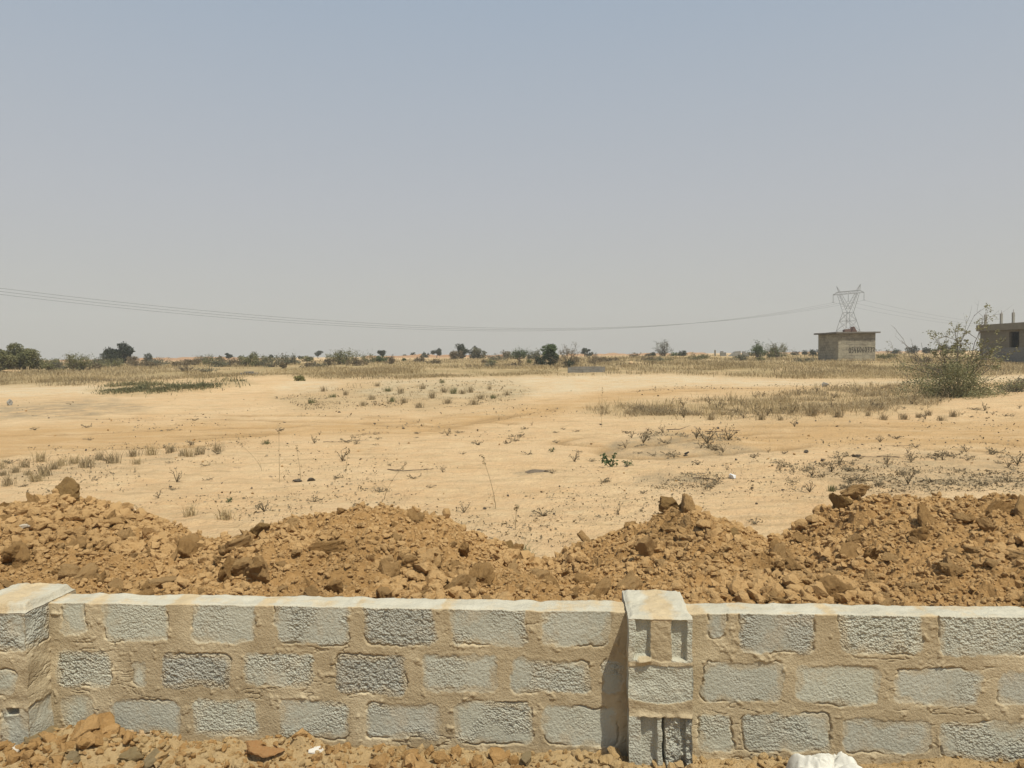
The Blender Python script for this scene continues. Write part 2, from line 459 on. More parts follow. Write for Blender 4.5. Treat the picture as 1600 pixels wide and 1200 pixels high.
L_GREY = leafmat("grey_green_leaf", (0.10, 0.105, 0.065), (0.19, 0.18, 0.115))
L_BROWN = leafmat("brown_leaf", (0.12, 0.095, 0.055), (0.22, 0.17, 0.10))
L_STRAW = leafmat("straw", (0.30, 0.225, 0.115), (0.53, 0.415, 0.235))
L_DRY = leafmat("dry_brush", (0.22, 0.17, 0.095), (0.42, 0.325, 0.19))
L_WEED = leafmat("weed_leaf", (0.10, 0.105, 0.045), (0.26, 0.22, 0.11))
L_YG = leafmat("yellow_green_leaf", (0.17, 0.16, 0.05), (0.28, 0.25, 0.09))

# ------------------------------------------------------------------ the ground
ang = np.concatenate([np.linspace(-180, -62, 44)[:-1], np.linspace(-62, -48, 40)[:-1], np.linspace(-48, 48, 860)[:-1], np.linspace(48, 62, 40)[:-1], np.linspace(62, 180, 44)])
rr = np.concatenate([[0.05, 0.8, 1.6], np.geomspace(2.4, 3.6, 20)[:-1], np.geomspace(3.6, 500, 760)[:-1], np.geomspace(500, 5000, 30)])
A, RR = np.meshgrid(np.radians(ang), rr, indexing='ij')
gx, gy = np.sin(A) * RR, np.cos(A) * RR
gz = ground_z(gx, gy)
# wheel ruts: pairs of shallow grooves along a few lines driven across the plain
RUTS = [[(-150, 712), (150, 697), (420, 686), (640, 668), (790, 645), (900, 622), (1050, 609), (1300, 607), (1750, 600)], [(-150, 690), (200, 680), (450, 672), (660, 660), (820, 640)],
        [(930, 690), (1150, 672), (1350, 668), (1750, 676)], [(1000, 705), (1250, 690), (1500, 695), (1800, 715)], [(-100, 652), (250, 648), (520, 655), (760, 664)]]
rut = np.zeros_like(gx); near = (gy > 8) & (gy < 60) & (np.abs(gx) < 60)
nxs, nys = gx[near] + 0.25 * fbm2(gx[near] / 3, gy[near] / 3, 51, 2), gy[near] + 0.25 * fbm2(gx[near] / 3, gy[near] / 3, 53, 2)
acc = np.zeros(nxs.shape)
for ln in RUTS:
    q = G0(np.array([p[0] for p in ln]), np.array([p[1] for p in ln]))[:, :2]
    tt = np.linspace(0, len(q) - 1, 60); q = np.stack([np.interp(tt, np.arange(len(q)), q[:, k]) for k in (0, 1)], -1)
    d2 = np.full(nxs.shape, 1e9)
    for a_, b_ in zip(q[:-1], q[1:]):
        e_ = b_ - a_; t_ = np.clip(((nxs - a_[0]) * e_[0] + (nys - a_[1]) * e_[1]) / (e_ @ e_), 0, 1)
        d2 = np.minimum(d2, np.hypot(nxs - a_[0] - e_[0] * t_, nys - a_[1] - e_[1] * t_))
    acc = np.maximum(acc, np.exp(-((d2 - 0.8) / 0.20) ** 2))
rut[near] = acc * sstep(-0.25, 0.25, fbm2(nxs / 2.5, nys / 2.5, 57, 2))
gz = gz - 0.06 * rut
gz = gz - 0.14 * ((gy > 2.35) & (gy < 4.0) & (np.abs(gx) < 3.35))      # dug out under the loose soil
gv = np.stack([gx, gy, gz], -1).reshape(-1, 3)
GRASS_BAND = [(-60, 604), (120, 602), (200, 596), (330, 592), (420, 586), (520, 592), (640, 592), (760, 588), (900, 586), (1040, 583), (1120, 586), (1250, 590), (1400, 592), (1500, 590), (1660, 580), (1660, 556), (1400, 553), (1000, 557), (600, 563), (200, 569), (-60, 571)]
BRUSH = [(905, 642), (960, 632), (1060, 626), (1160, 620), (1270, 606), (1340, 601), (1430, 600), (1490, 612), (1470, 632), (1400, 640), (1330, 650), (1200, 655), (1060, 655), (960, 652)]
MIDPATCH = [(560, 600), (680, 594), (800, 597), (830, 612), (800, 628), (660, 640), (560, 636), (480, 640), (430, 622)]
GREEN = [(140, 610), (200, 597), (300, 598), (380, 590), (392, 598), (300, 610), (210, 618), (150, 615)]
wxn, wyn = fbm2(gx / 2.5, gy / 2.5, 41, 4), fbm2(gx / 2.5, gy / 2.5, 47, 4)
wpx, wpy = proj(np.stack([gx + wxn * 0.8, gy + wyn * 1.0, base_z(gx, gy)], -1))
front = (gy > 1.5)
def zone(poly, soft=6):
    return (np.where(front, sstep(soft, -soft, poly_sd(wpx, wpy, poly)), 0)).ravel()
TRACKS = [[(-60, 672), (200, 662), (420, 660), (640, 656), (800, 634), (960, 612), (1060, 606), (1300, 604), (1660, 596), (1660, 602), (1300, 609), (1060, 614), (960, 634), (820, 656), (650, 680), (420, 684), (200, 700), (-60, 720)],
          [(1010, 676), (1180, 662), (1300, 658), (1660, 654), (1660, 706), (1400, 700), (1200, 702), (1080, 694)]]
att = {'rut': rut.ravel(), 'grass': np.maximum.reduce([zone(GRASS_BAND, 5), 0.6 * zone(BRUSH, 16), 0.35 * zone(MIDPATCH, 14), 0.6 * zone(GREEN, 5)]),
       'track': np.maximum(zone(TRACKS[0], 7), zone(TRACKS[1], 9)),
       'pale': np.maximum.reduce([zone([(600, 594), (900, 586), (1080, 585), (1300, 596), (1500, 592), (1660, 584), (1660, 594), (1400, 600), (1060, 604), (960, 610), (800, 622), (560, 620)], 5),
                                  zone([(-60, 604), (200, 602), (140, 616), (-60, 622)], 5), 0.9 * zone([(410, 606), (460, 592), (530, 596), (520, 610), (430, 612)], 4)]),
       'grey': np.maximum.reduce([zone([(-60, 634), (60, 632), (160, 622), (240, 636), (90, 655), (-60, 652)], 8), 0.8 * zone([(940, 690), (1020, 672), (1150, 682), (1170, 705), (1060, 720), (950, 712)], 8),
                                  0.7 * zone([(1250, 735), (1330, 718), (1660, 712), (1660, 770), (1300, 765)], 16), 0.8 * zone([(1020, 750), (1080, 735), (1130, 745), (1110, 765), (1020, 765)], 8), zone([(790, 738), (835, 731), (866, 735), (850, 744), (800, 743)], 3),
                                  0.4 * zone(MIDPATCH, 20), 0.5 * zone([(-60, 735), (90, 722), (350, 700), (350, 712), (120, 745), (-60, 765)], 9)])}
nu, nv = A.shape
ground = mk("ground", gv, grid_faces(nu, nv, 0, True), M_SAND, None, att, True)
tag(ground, "pale sandy building land with wheel tracks", "ground", kind='structure')

# far orange earth banks that close the view
def bank(px0, px1, d, h, seed, label):
    n, k = 220, 9
    t = np.linspace(0, 1, n)
    px = px0 + (px1 - px0) * t
    X = (px - 800) / F * d
    hh = 0.75 * h * (0.55 + 0.6 * np.abs(fbm2(X / 14, X * 0 + seed, seed, 4)) + 0.35 * vn2(X / 3.0, X * 0, seed + 5)) * sstep(0, 0.05, t) * sstep(1, 0.95, t)
    s = np.linspace(-1, 1, k)
    prof = 1 - np.abs(s) ** 1.5
    Y = d + s[None, :] * 5 + fbm2(X / 9, X * 0 + 3, seed + 9, 3)[:, None] * 3
    Xg = np.broadcast_to(X[:, None], Y.shape)
    Z = ground_z(Xg, Y) - 0.15 + hh[:, None] * prof[None, :] * (1 + 0.25 * fbm2(Xg / 1.2, Y / 1.2, seed + 2, 3))
    o = mk("earth_bank", np.stack([Xg, Y, Z], -1).reshape(-1, 3), grid_faces(n, k), M_BANK, None, None, True)
    tag(o, label, "earth bank", kind='structure')
bank(130, 430, 170, 1.0, 11, "long orange earth bank on the horizon behind the dark round tree")
bank(560, 800, 185, 1.25, 21, "lumpy reddish earth bank on the horizon behind the small dark trees")
bank(880, 1110, 190, 1.1, 31, "orange earth bank on the horizon beyond the umbrella shaped tree")
bank(1190, 1520, 210, 1.0, 37, "pale earth bank on the horizon behind the block hut")
bank(-200, 120, 190, 1.0, 39, "low earth bank behind the olive bush at the edge")

# ------------------------------------------------------------------ boundary wall
TP = 0.0761
UD = np.array([1, -TP, 0]) / math.hypot(1, TP)
ND = np.array([-TP, -1, 0]) / math.hypot(1, TP)
WO = np.array([0, 3.848, 0])
def wall_uv(px, py, off=0.0):
    r = ray([px], [py])[0]
    o = np.array([0, 0, H]); c = WO + ND * off
    t = ((c - o) @ ND) / (r @ ND)
    p = o + r * t
    return (p - c) @ UD, p[2]
WTOP = 0.745
ROWS = [
 [(95,945,133,995,.2),(160,945,263,1003,.35),(300,945,397,1005,.3),(430,945,545,1008,.7),(568,945,680,1008,.9),(706,945,820,1010,.75),(845,950,953,1008,.25),(1105,950,1133,1000,.3),(1155,950,1275,1022,.6),(1315,950,1440,1022,.8),(1467,950,1612,1028,.7)],
 [(88,1018,172,1075,1.2),(207,1030,228,1075,.3),(252,1022,357,1075,1.1),(382,1022,490,1075,.9),(524,1022,634,1083,1.1),(660,1022,777,1083,.4),(798,1030,922,1085,.6),(942,1032,972,1083,.6),(1098,1033,1222,1097,.25),(1245,1040,1375,1102,.25),(1400,1045,1532,1103,.35),(1562,1050,1700,1107,.4)],
 [(98,1088,146,1147,.2),(172,1092,280,1150,.15),(300,1092,405,1150,.45),(438,1095,545,1155,.55),(572,1097,688,1157,.6),(710,1097,832,1162,.75),(850,1103,965,1165,.2),(1090,1115,1145,1172,.5),(1162,1115,1295,1177,.5),(1315,1122,1452,1180,.25),(1470,1127,1612,1189,.6)]]
rng = np.random.default_rng(5)
blocks = []
for ri, row in enumerate(ROWS):
    for (a, b, c_, d_, ro) in row:
        u0, z1 = wall_uv(a, b); u1, z0 = wall_uv(c_, d_)
        if ri == 0: z1 = WTOP + 0.05
        blocks.append((u0, u1, z0, z1, ro, rng.uniform(0, 1)))
    zz0, zz1 = blocks[-1][2], blocks[-1][3]
    u = blocks[-1][1] + 0.06
    while u < 4.2:
        blocks.append((u, u + 0.42, zz0, zz1, rng.uniform(.2, .9), rng.uniform(0, 1))); u += 0.485
    u = -3.0 + ri * 0.1
    while u > -4.6:
        blocks.append((u - 0.42, u, blocks[0][2] - ri * 0.25, blocks[0][3] - ri * 0.25 - (0.08 if ri else 0), rng.uniform(.2, .9), rng.uniform(0, 1))); u -= 0.485

def masonry(u, z, blocks, seed, gap=0.0):
    """relief of a face of blocks bedded in smeared mortar -> (height, mortar, rough, tint)"""
    uw = u + 0.020 * fbm2(u * 7, z * 7, seed, 3) + 0.009 * fbm2(u * 45, z * 45, seed + 3, 2)
    zw = z + 0.020 * fbm2(u * 7, z * 7, seed + 6, 3) + 0.009 * fbm2(u * 45, z * 45, seed + 9, 2)
    sd = np.full(u.shape, 1.0); ro = np.zeros(u.shape); ti = np.full(u.shape, 0.5)
    for (u0, u1, z0, z1, r, t) in blocks:
        cr = 0.035
        qx = np.abs(uw - (u0 + u1) / 2) - (u1 - u0) / 2 + cr
        qz = np.abs(zw - (z0 + z1) / 2) - (z1 - z0) / 2 + cr
        d = np.hypot(np.maximum(qx, 0), np.maximum(qz, 0)) + np.minimum(np.maximum(qx, qz), 0) - cr
        k = d < sd
        sd = np.where(k, d, sd); ro = np.where(k, r, ro); ti = np.where(k, t, ti)
    mort = sstep(-0.009 , 0.006, sd + 0.010 * fbm2(u * 28, z * 28, seed + 43, 3))
    patch = sstep(-0.25, 0.25, fbm2(u * 6, z * 6, seed + 12, 3) + (ro - 0.5) * 0.9)
    rough = np.minimum(ro, 0.8) * patch
    pits = sstep(0.12, 0.45, fbm2(u * 62, z * 92, seed + 15, 3))
    hb = -0.0035 + rough * (0.0015 - 0.0075 * pits) + 0.0015 * fbm2(u * 90, z * 90, seed + 18, 2)
    hm = -0.0015 + 0.0045 * fbm2(u * 5, z * 8, seed + 21, 4) + 0.0016 * np.abs(fbm2(u * 30, z * 30, seed + 24, 3))
    lip = np.exp(-((sd - 0.012) / 0.008) ** 2) * 0.002 * sstep(0.0, 0.4, fbm2(u * 12, z * 12, seed + 27, 3))
    crack = np.exp(-((sd - 0.002) / 0.0045) ** 2) * 0.013 * sstep(0.05, 0.3, fbm2(u * 5 + 3, z * 9, seed + 30, 3))
    hair = np.exp(-(fbm2(u * 4, z * 16, seed + 33, 4) / 0.022) ** 2) * 0.007 * sstep(0.1, 0.4, fbm2(u * 3, z * 3, seed + 36, 2)) * mort
    lump = np.maximum(fbm2(u * 22, z * 22, seed + 39, 3) - 0.34, 0) * 0.02 * mort
    mcol = np.maximum(mort, 0.6 * sstep(-0.034, 0.0, sd + 0.045 * fbm2(u * 10, z * 13, seed + 47, 4)))
    return hb * (1 - mort) + (hm + lip + lump) * mort - crack - hair, mcol, np.clip(rough, 0, 1) * (1 - mort), ti

wroot = empty("block_wall", WO + np.array([0, 0, 0.0]))
tag(wroot, "low unfinished wall of grey hollow blocks bedded in smeared tan mortar", "wall")

def to_world(u, off, z):
    return (WO + UD * u[..., None] + ND * off[..., None]) * np.array([1, 1, 0]) + np.stack([0 * z, 0 * z, z], -1)

us = np.concatenate([np.arange(-4.4, -2.9, 0.008), np.arange(-2.9, 2.9, 0.0037), np.arange(2.9, 4.0, 0.008)])
vf = np.arange(-0.15, WTOP - 0.004, 0.0038)
vt = np.linspace(0.006, 0.155, 26)
vb = np.arange(WTOP - 0.03, -0.16, -0.06)
nF, nT, nB = len(vf), len(vt), len(vb)
nV = nF + nT + nB
zz = np.concatenate([vf, np.full(nT, WTOP), vb]); oo = np.concatenate([np.zeros(nF), -vt, np.full(nB, -0.16)])
U, Z = np.meshgrid(us, zz, indexing='ij'); O = np.broadcast_to(oo, U.shape).copy()
hF, mo_, ro_, ti_ = masonry(U[:, :nF], Z[:, :nF], blocks, 100)
fade = sstep(WTOP + 0.004, WTOP - 0.02, Z[:, :nF])
O[:, :nF] += hF * (0.35 + 0.65 * fade)
Uu = us[:, None]
sag = 0.006 * fbm2(Uu * 2, Uu * 0, 61, 3) + 0.005 * fbm2(Uu * 14, Uu * 0, 63, 3)
Zt = Z.copy()
Zt[:, :nF] += sag * sstep(0.5, WTOP, Z[:, :nF])
tp = slice(nF, nF + nT)
Zt[:, tp] += sag + 0.010 * fbm2(U[:, tp] * 10, O[:, tp] * 22, 67, 4) * sstep(0, 0.03, -O[:, tp]) - 0.006 * sstep(0.012, 0, -O[:, tp])
Zt[:, nF + nT:] += sag
O[:, tp] += 0.004 * fbm2(U[:, tp] * 40, O[:, tp] * 40, 69, 2) * sstep(0.02, 0, -O[:, tp])
mort = np.ones(U.shape); mort[:, :nF] = mo_
dj = np.full(us.shape, 1.0)
for (u0_, u1_, z0_, z1_, r__, t__) in blocks:
    if z1_ > WTOP: dj = np.minimum(dj, np.maximum(np.maximum(u0_ - us, us - u1_), 0))
mort[:, nF:nF + nT] = (0.30 + 0.6 * sstep(-0.01, 0.07, dj + 0.04 * fbm2(us * 9, us * 0, 73, 3)))[:, None] + 0.25 * fbm2(U[:, nF:nF + nT] * 7, O[:, nF:nF + nT] * 14, 75, 3)
rou = np.zeros(U.shape); rou[:, :nF] = ro_
tin = np.full(U.shape, .5); tin[:, :nF] = ti_
capm = np.zeros(U.shape); capm[:, tp] = 1
edge = WTOP - 0.010 + 0.010 * fbm2(U[:, :nF] * 20, Z[:, :nF] * 0, 71, 3)
capm[:, :nF] = sstep(-0.004, 0.004, Z[:, :nF] - edge)
panel = mk("wall_panel", to_world(U, O, Zt).reshape(-1, 3) - WO, grid_faces(len(us), nV, 0, False), M_WALL, wroot,
           {'mortar': mort.ravel(), 'rough': rou.ravel(), 'tint': tin.ravel(), 'cap': capm.ravel()}, True)

def pier(u0, u1, offF, offB, top, hfront, hside, mound=0.0, seed=300, label=None):
    """square pier: front, two sides and a mortared top, each a dense relief grid"""
    V, Fc, at, n0 = [], [], {'mortar': [], 'rough': [], 'tint': [], 'cap': []}, 0
    st = 0.0035
    CH = 0.008; zs = np.arange(-0.15, top - CH + 1e-6, st); zs[-1] = top - CH
    def put(u, o, z, flip, m_, r_, t_, c_):
        nonlocal n0
        wx = 0.010 * fbm3(u * 11, o * 11, z * 11, seed, 4); wo = 0.009 * fbm3(u * 14, o * 14, z * 14, seed + 4, 3)
        wz = 0.006 * fbm3(u * 16, o * 16, z * 16, seed + 8, 3)
        V.append((to_world(u + wx, o + wo, z + wz) - WO).reshape(-1, 3))
        Fc.append(grid_faces(u.shape[0], u.shape[1], n0, flip)); n0 += u.size
        for k, x in zip(('mortar', 'rough', 'tint', 'cap'), (m_, r_, t_, c_)): at[k].append(np.broadcast_to(x, u.shape).ravel())
    def rim(a, b, x, w=0.006): return sstep(a, a + w, x) * sstep(b, b - w, x)
    cz = lambda z, u: sstep(top - 0.024, top - 0.014, z + 0.012 * fbm2(u * 25, z * 3, seed + 50, 3))
    a = np.arange(0, u1 - u0 + 1e-6, st); a[-1] = u1 - u0
    Ag, Zg = np.meshgrid(a, zs, indexing='ij')
    h, m_, r_, t_ = hfront(Ag, Zg)
    e = rim(0, u1 - u0, Ag)
    put(u0 + Ag, offF + h * e, Zg, False, m_, r_, t_, cz(Zg, Ag))
    dd = np.arange(0, offF - offB + 1e-6, st); dd[-1] = offF - offB
    Dg, Zg = np.meshgrid(dd, zs, indexing='ij')
    for sgn, uu in ((1, u1), (-1, u0)):
        h, m_, r_, t_ = hside(Dg, Zg, sgn)
        e = rim(0, offF - offB, Dg)
        put(uu + sgn * h * e, offF - Dg, Zg, sgn < 0, m_, r_, t_, cz(Zg, Dg + uu))
    Ag, Dg = np.meshgrid(a, dd, indexing='ij')
    e = rim(0, u1 - u0, Ag, 0.03) * rim(0, offF - offB, Dg, 0.03)
    hz = (0.012 * fbm2(Ag * 12, Dg * 12, seed + 20, 4) + mound) * e + CH * (np.minimum(rim(0, u1 - u0, Ag, 0.024), rim(0, offF - offB, Dg, 0.024)) - 1)
    put(u0 + Ag, offF - Dg, top + hz, False, 0.1 + 0.8 * np.exp(-((Ag - (u1 - u0) / 2) / 0.07) ** 2) + 0.3 * mound * 20, 0.0, 0.5, 1.0)
    return mk("pier", np.concatenate(V), [np.concatenate(Fc)], M_WALL, wroot, {k: np.concatenate(v) for k, v in at.items()}, True)

def main_front(a, z):
    w = 0.32
    aw = a + 0.004 * fbm2(a * 30, z * 20, 401, 3); zw = z + 0.007 * fbm2(a * 18, z * 18, 405, 3)
    h, m_, r_, t_ = masonry(a, z, [(-0.02, w + 0.02, 0.36, 0.535, .35, .75)], 410)
    t_ = np.full(a.shape, 0.7)
    box = lambda x, lo, hi, s=0.003: sstep(lo - s, lo + s, x) * sstep(hi + s, hi - s, x)
    # middle course: one plain face with a smile-shaped lower edge, mortar bed under it
    mid = box(zw, 0.345 - 0.035 * np.cos((a / w - 0.5) * 3.0) + 0.012, 0.52)
    m_ = np.where(zw < 0.545, 1 - mid, m_)
    base = np.where(mid > 0.5, -0.004, 0.002) + 0.003 * fbm2(a * 14, z * 14, 415, 4)
    # top course: two block ends with recesses, mortar strip between them
    up = sstep(0.540, 0.546, zw)
    rec = np.maximum(box(aw, 0.036, 0.110), box(aw, 0.217, 0.290)) * sstep(0.548, 0.556, zw) * sstep(0.756, 0.750, z)
    strip = box(aw, 0.112, 0.214)
    ht = -0.030 * rec - 0.004 * strip + 0.0025 * fbm2(a * 50, z * 50, 420, 3)
    # bottom course: one recessed end and one broken end
    lo = sstep(0.256, 0.250, zw)
    recb = np.maximum(box(aw, 0.062, 0.140), 0.7 * box(aw, 0.262, 0.288))
    gapb = box(aw, 0.170, 0.182)
    brk = sstep(0.182, 0.190, aw)
    hl = -0.030 * recb - 0.07 * gapb + brk * (-0.012 + 0.03 * fbm2(a * 16, z * 12, 425, 4) - 0.012 * np.abs(fbm2(a * 60, z * 60, 427, 3)))
    lump = np.exp(-((zw - 0.545) / 0.013) ** 2) * 0.022 * sstep(-0.2, 0.3, fbm2(a * 12, z * 2, 430, 3)) * (1 - strip) + np.exp(-((zw - 0.258) / 0.012) ** 2) * 0.014 * sstep(-0.3, 0.3, fbm2(a * 16, z * 2, 433, 3))
    hh = base * (1 - up) * (1 - lo) + ht * up + hl * lo + lump
    m_ = m_ * (1 - up) * (1 - lo) + up * strip + 0 * lo
    m_ = np.maximum(m_, sstep(0.3, 0.7, lump / 0.02))
    r_ = np.clip(0.35 * (1 - m_) + 0.6 * brk * lo, 0, 1)
    return hh, m_, r_, np.where(lo > 0.5, 0.35, 0.7)
def main_side(d, z, sgn):
    h, m_, r_, t_ = masonry(d, z, [(-.02, .5, .03, .24, .4, .5), (-.02, .5, .29, .5, .4, .5), (-.02, .5, .555, .8, .3, .6)], 450 + sgn)
    return h, m_, r_, t_
um0, _ = wall_uv(982, 1000, 0.145); um1, _ = wall_uv(1084, 1000, 0.145)
pier(um0, um0 + 0.32, 0.15, -0.29, 0.768, main_front, main_side, 0.004, 300)

ul1, _ = wall_uv(79, 1000)
def left_front(a, z):
    h, m_, r_, t_ = masonry(a, z, [(0.17, 0.36, 0.54, 0.83, .9, .25), (0.03, 0.29, 0.30, 0.43, .3, .6), (.2, .36, -.1, .22, .3, .3)], 520)
    hole = sstep(0.235, 0.24, a) * sstep(0.305, 0.30, a) * sstep(0.185, 0.19, z) * sstep(0.225, 0.22, z)
    return h - 0.05 * hole, m_, r_, t_
def left_side(d, z, sgn):
    return masonry(d, z, [(-.02, .19, .545, .83, 1.0, .3), (-.02, .2, -.1, .235, .3, .35)], 560 + sgn)
pier(ul1 - 0.36, ul1, 0.185, -0.22, 0.755, left_front, left_side, 0.035, 500)

# ------------------------------------------------------------------ heap of dug soil behind the wall
CR = np.array([(-500, 800), (-250, 775), (-100, 790), (0, 800), (50, 785), (100, 786), (150, 797), (200, 812), (260, 822), (300, 835), (340, 848), (380, 850), (430, 825), (480, 812), (540, 800), (600, 792), (650, 798), (690, 810), (740, 836),
               (790, 858), (830, 874), (880, 872), (920, 852), (970, 830), (1010, 812), (1040, 790), (1070, 792), (1100, 808), (1150, 832), (1190, 848), (1230, 835), (1280, 812), (1315, 786), (1370, 780), (1420, 776), (1480, 780), (1540, 775), (1600, 788), (1800, 760), (2100, 800)], float)
def crest_y(x): return 6.25 + 0.25 * fbm2(x / 1.5, x * 0, 77, 3) + 0.25 * np.exp(-((x + 3.5) / 1.2) ** 2)
crest_x = (CR[:, 0] - 800) / F * 6.3
crest_z = np.array([P(np.array(a), np.array(b), crest_y(np.array([(a - 800) / F * 6.3]))[0])[2] for a, b in CR])
def heap_base(x, y):
    yc = crest_y(x); C = np.interp(x, crest_x, crest_z)
    y0 = 3.848 - TP * x + 0.16
    t = np.clip((y - y0) / (yc - y0), 0, 1)
    z0 = 0.60 + 0.06 * fbm2(x / 0.6, x * 0, 79, 3)
    f = z0 + (C - z0) * sstep(0, 1.0, t) ** 0.9
    b = C - 0.62 * (y - yc) - 0.25 * (1 - np.exp(-((y - yc) / 0.3)))
    z = np.where(y < yc, f, b)
    z = z + 0.05 * fbm2(x / 0.7, y / 0.6, 81, 3)
    return z
def heap_z(x, y, fine=True):
    z = heap_base(x, y)
    wx, wy = x + 0.02 * fbm2(x * 8, y * 8, 83, 2), y + 0.02 * fbm2(x * 8, y * 8, 85, 2)
    k = 0.75 + 0.5 * fbm2(x / 0.9, y / 0.9, 89, 2)
    r1 = rubble(wx, wy, 0.32, 1, 0.5, 5, 1.1, 0.42)
    r2 = rubble(wx, wy, 0.18, 2, 0.7, 5, 1.15, 0.48)
    r3 = rubble(wx, wy, 0.10, 3, 0.85, 5, 1.2, 0.5)
    z = z + (np.maximum(np.maximum(r1 * 0.8, r2), r3 * 0.9 + 0.25 * r2) - 0.02) * k * 1.2
    if fine:
        r4 = rubble(wx, wy, 0.052, 4, 0.9, 5, 1.7, 0.6)
        z = z + r4 * 0.9 + 0.006 * fbm2(x * 40, y * 40, 87, 3)
    return z
hx = np.concatenate([np.arange(-6.5, -4.9, 0.04), np.arange(-4.9, 4.9, 0.0125), np.arange(4.9, 6.5, 0.04)])
ht = np.linspace(0, 1, 300)
HX = np.broadcast_to(hx[:, None], (len(hx), len(ht)))
y0 = 3.848 - TP * HX + 0.152
HY = y0 + (8.1 - y0) * ht[None, :]
HZ = heap_z(HX, HY)
HZ = np.maximum(HZ, ground_z(HX, HY) - 0.05)
heap = mk("soil_heap", np.stack([HX, HY, HZ], -1).reshape(-1, 3), grid_faces(len(hx), len(ht)), M_SOIL, None, None, False)
tag(heap, "long lumpy heap of dug brown soil lying along the back of the wall", "soil heap")

# clods: the largest as objects, crumbs as one mass
def ico(sub):
    bm = bmesh.new(); bmesh.ops.create_icosphere(bm, subdivisions=sub, radius=1)
    v = np.array([x.co[:] for x in bm.verts]); f = np.array([[y.index for y in x.verts] for x in bm.faces]); bm.free()
    return v, f
IV, IF_ = ico(4); I1, I1F = ico(2)
def lump(seed, np_=10, base=IV, rough=0.05):
    rg = np.random.default_rng(seed)
    nn = rg.normal(size=(np_, 3)); nn /= np.linalg.norm(nn, axis=1)[:, None]
    p = rg.uniform(0.42, 0.95, np_)
    r = np.min(p[None] / np.maximum(base @ nn.T, 0.05), axis=1)
    r = np.minimum(r, 1.2)
    v = base * r[:, None]
    n_ = fbm3(v[:, 0] * 2.2, v[:, 1] * 2.2, v[:, 2] * 2.2, seed, 5)
    ridge = np.abs(fbm3(v[:, 0] * 5, v[:, 1] * 5, v[:, 2] * 5, seed + 50, 3))
    fine = fbm3(v[:, 0] * 11, v[:, 1] * 11, v[:, 2] * 11, seed + 90, 3)
    v = v * (1 + 0.30 * n_ - 2.2 * rough * ridge + (0.045 * fine if len(base) > 500 else 0))[:, None]
    v = v / np.abs(v).max(axis=0)
    return v * np.array([1, rg.uniform(.65, .95), rg.uniform(.55, .8)])
protos = [mk("soil_clod", lump(900 + k), IF_, M_CLOD, link=False).data for k in range(14)]
def clod_obj(mesh, p, s, rot, label, group=None, cat="soil clod", name="soil_clod", mat=None):
    if mat is not None:
        mesh = mesh.copy(); mesh.materials.clear(); mesh.materials.append(mat)
    o = bpy.data.objects.new(name, mesh); COL.objects.link(o)
    o.location = p; o.scale = s; o.rotation_euler = rot
    return tag(o, label, cat, group)
def on_heap(px, py, zlo=0.0):
    """point of the heap seen at a photo pixel"""
    r = ray([px], [py])[0]
    ds = np.arange(4.0, 8.2, 0.01)
    p = np.array([0, 0, H]) + r * ds[:, None]
    hz = heap_z(p[:, 0], p[:, 1], False)
    hit = p[:, 2] < hz + zlo
    hit &= ds < 7.2
    if not hit.any():
        x = p[0, 0] / p[0, 1] * 6.2; y = crest_y(np.array([x]))[0]; x = p[0, 0] / p[0, 1] * y
        return np.array([x, y, heap_z(np.array([x]), np.array([y]), False)[0] - 0.03])
    return p[np.argmax(hit)]
rng = np.random.default_rng(12)
special = [ # px, py, half size in photo px, material, label
 (104, 770, 29, 21, M_DKCLOD, "big dark brown clod perched alone on the heap crest behind the grey pier"),
 (195, 843, 17, 17, M_CLOD, "pale rounded slab of soil on the heap face below the perched dark clod"),
 (384, 890, 24, 20, M_CLOD, "large flat tan clod just above the wall, biggest on the lower heap face"),
 (402, 832, 20, 16, M_DKCLOD, "brown clod lying in the dip of the heap crest beside tall dry grass"),
 (290, 862, 14, 23, M_CLOD, "upright tan slab of soil leaning on the middle of the heap"),
 (252, 912, 24, 13, M_CLOD, "wide overhanging clod near the wall with deep shade under it"),
 (1318, 787, 17, 19, M_DKCLOD, "dark upright clod standing on the heap crest right of the gap"),
 (1076, 789, 13, 12, M_DKCLOD, "dark clod topping the peak of the heap behind the main pier"),
 (1045, 782, 17, 15, M_DKCLOD, "jagged dark clod forming the summit of the heap behind the pier"),
 (1012, 860, 18, 24, M_CLOD, "pale broken lump of hard soil on the heap slope behind the main pier"),
 (797, 846, 15, 17, M_DKCLOD, "tilted dark clod next to the green grass tuft on the heap"),
 (808, 872, 15, 11, M_CLOD, "tan block shaped clod below the tilted dark clod"),
 (1490, 896, 19, 12, M_CLOD, "pale wide clod low on the heap near the end of the wall"),
 (1438, 838, 15, 18, M_CLOD, "angular clod halfway up the tall end of the heap"),
 (1330, 865, 22, 15, M_CLOD, "long tan clod casting a shadow on the middle of the tall heap"),
 (1150, 836, 14, 10, M_DKCLOD, "brown clod resting on the crest beside the low saddle"),
 (645, 882, 20, 15, M_CLOD, "rounded pale clod near the wall below the middle peak"),
]
for k, (px, py, sx, sy, mt, lb) in enumerate(special):
    p = on_heap(px, py + sy * 0.6)
    d = p[1]; s = d / F
    clod_obj(protos[k % 14], p + np.array([0, 0.03, sy * s * 0.55]), (sx * s * 1.15, (sx + sy) / 2 * s * 1.1, sy * s * 1.5), (rng.uniform(-.3, .3), rng.uniform(-.3, .3), rng.uniform(-0.6, 0.6)), lb, mat=mt)
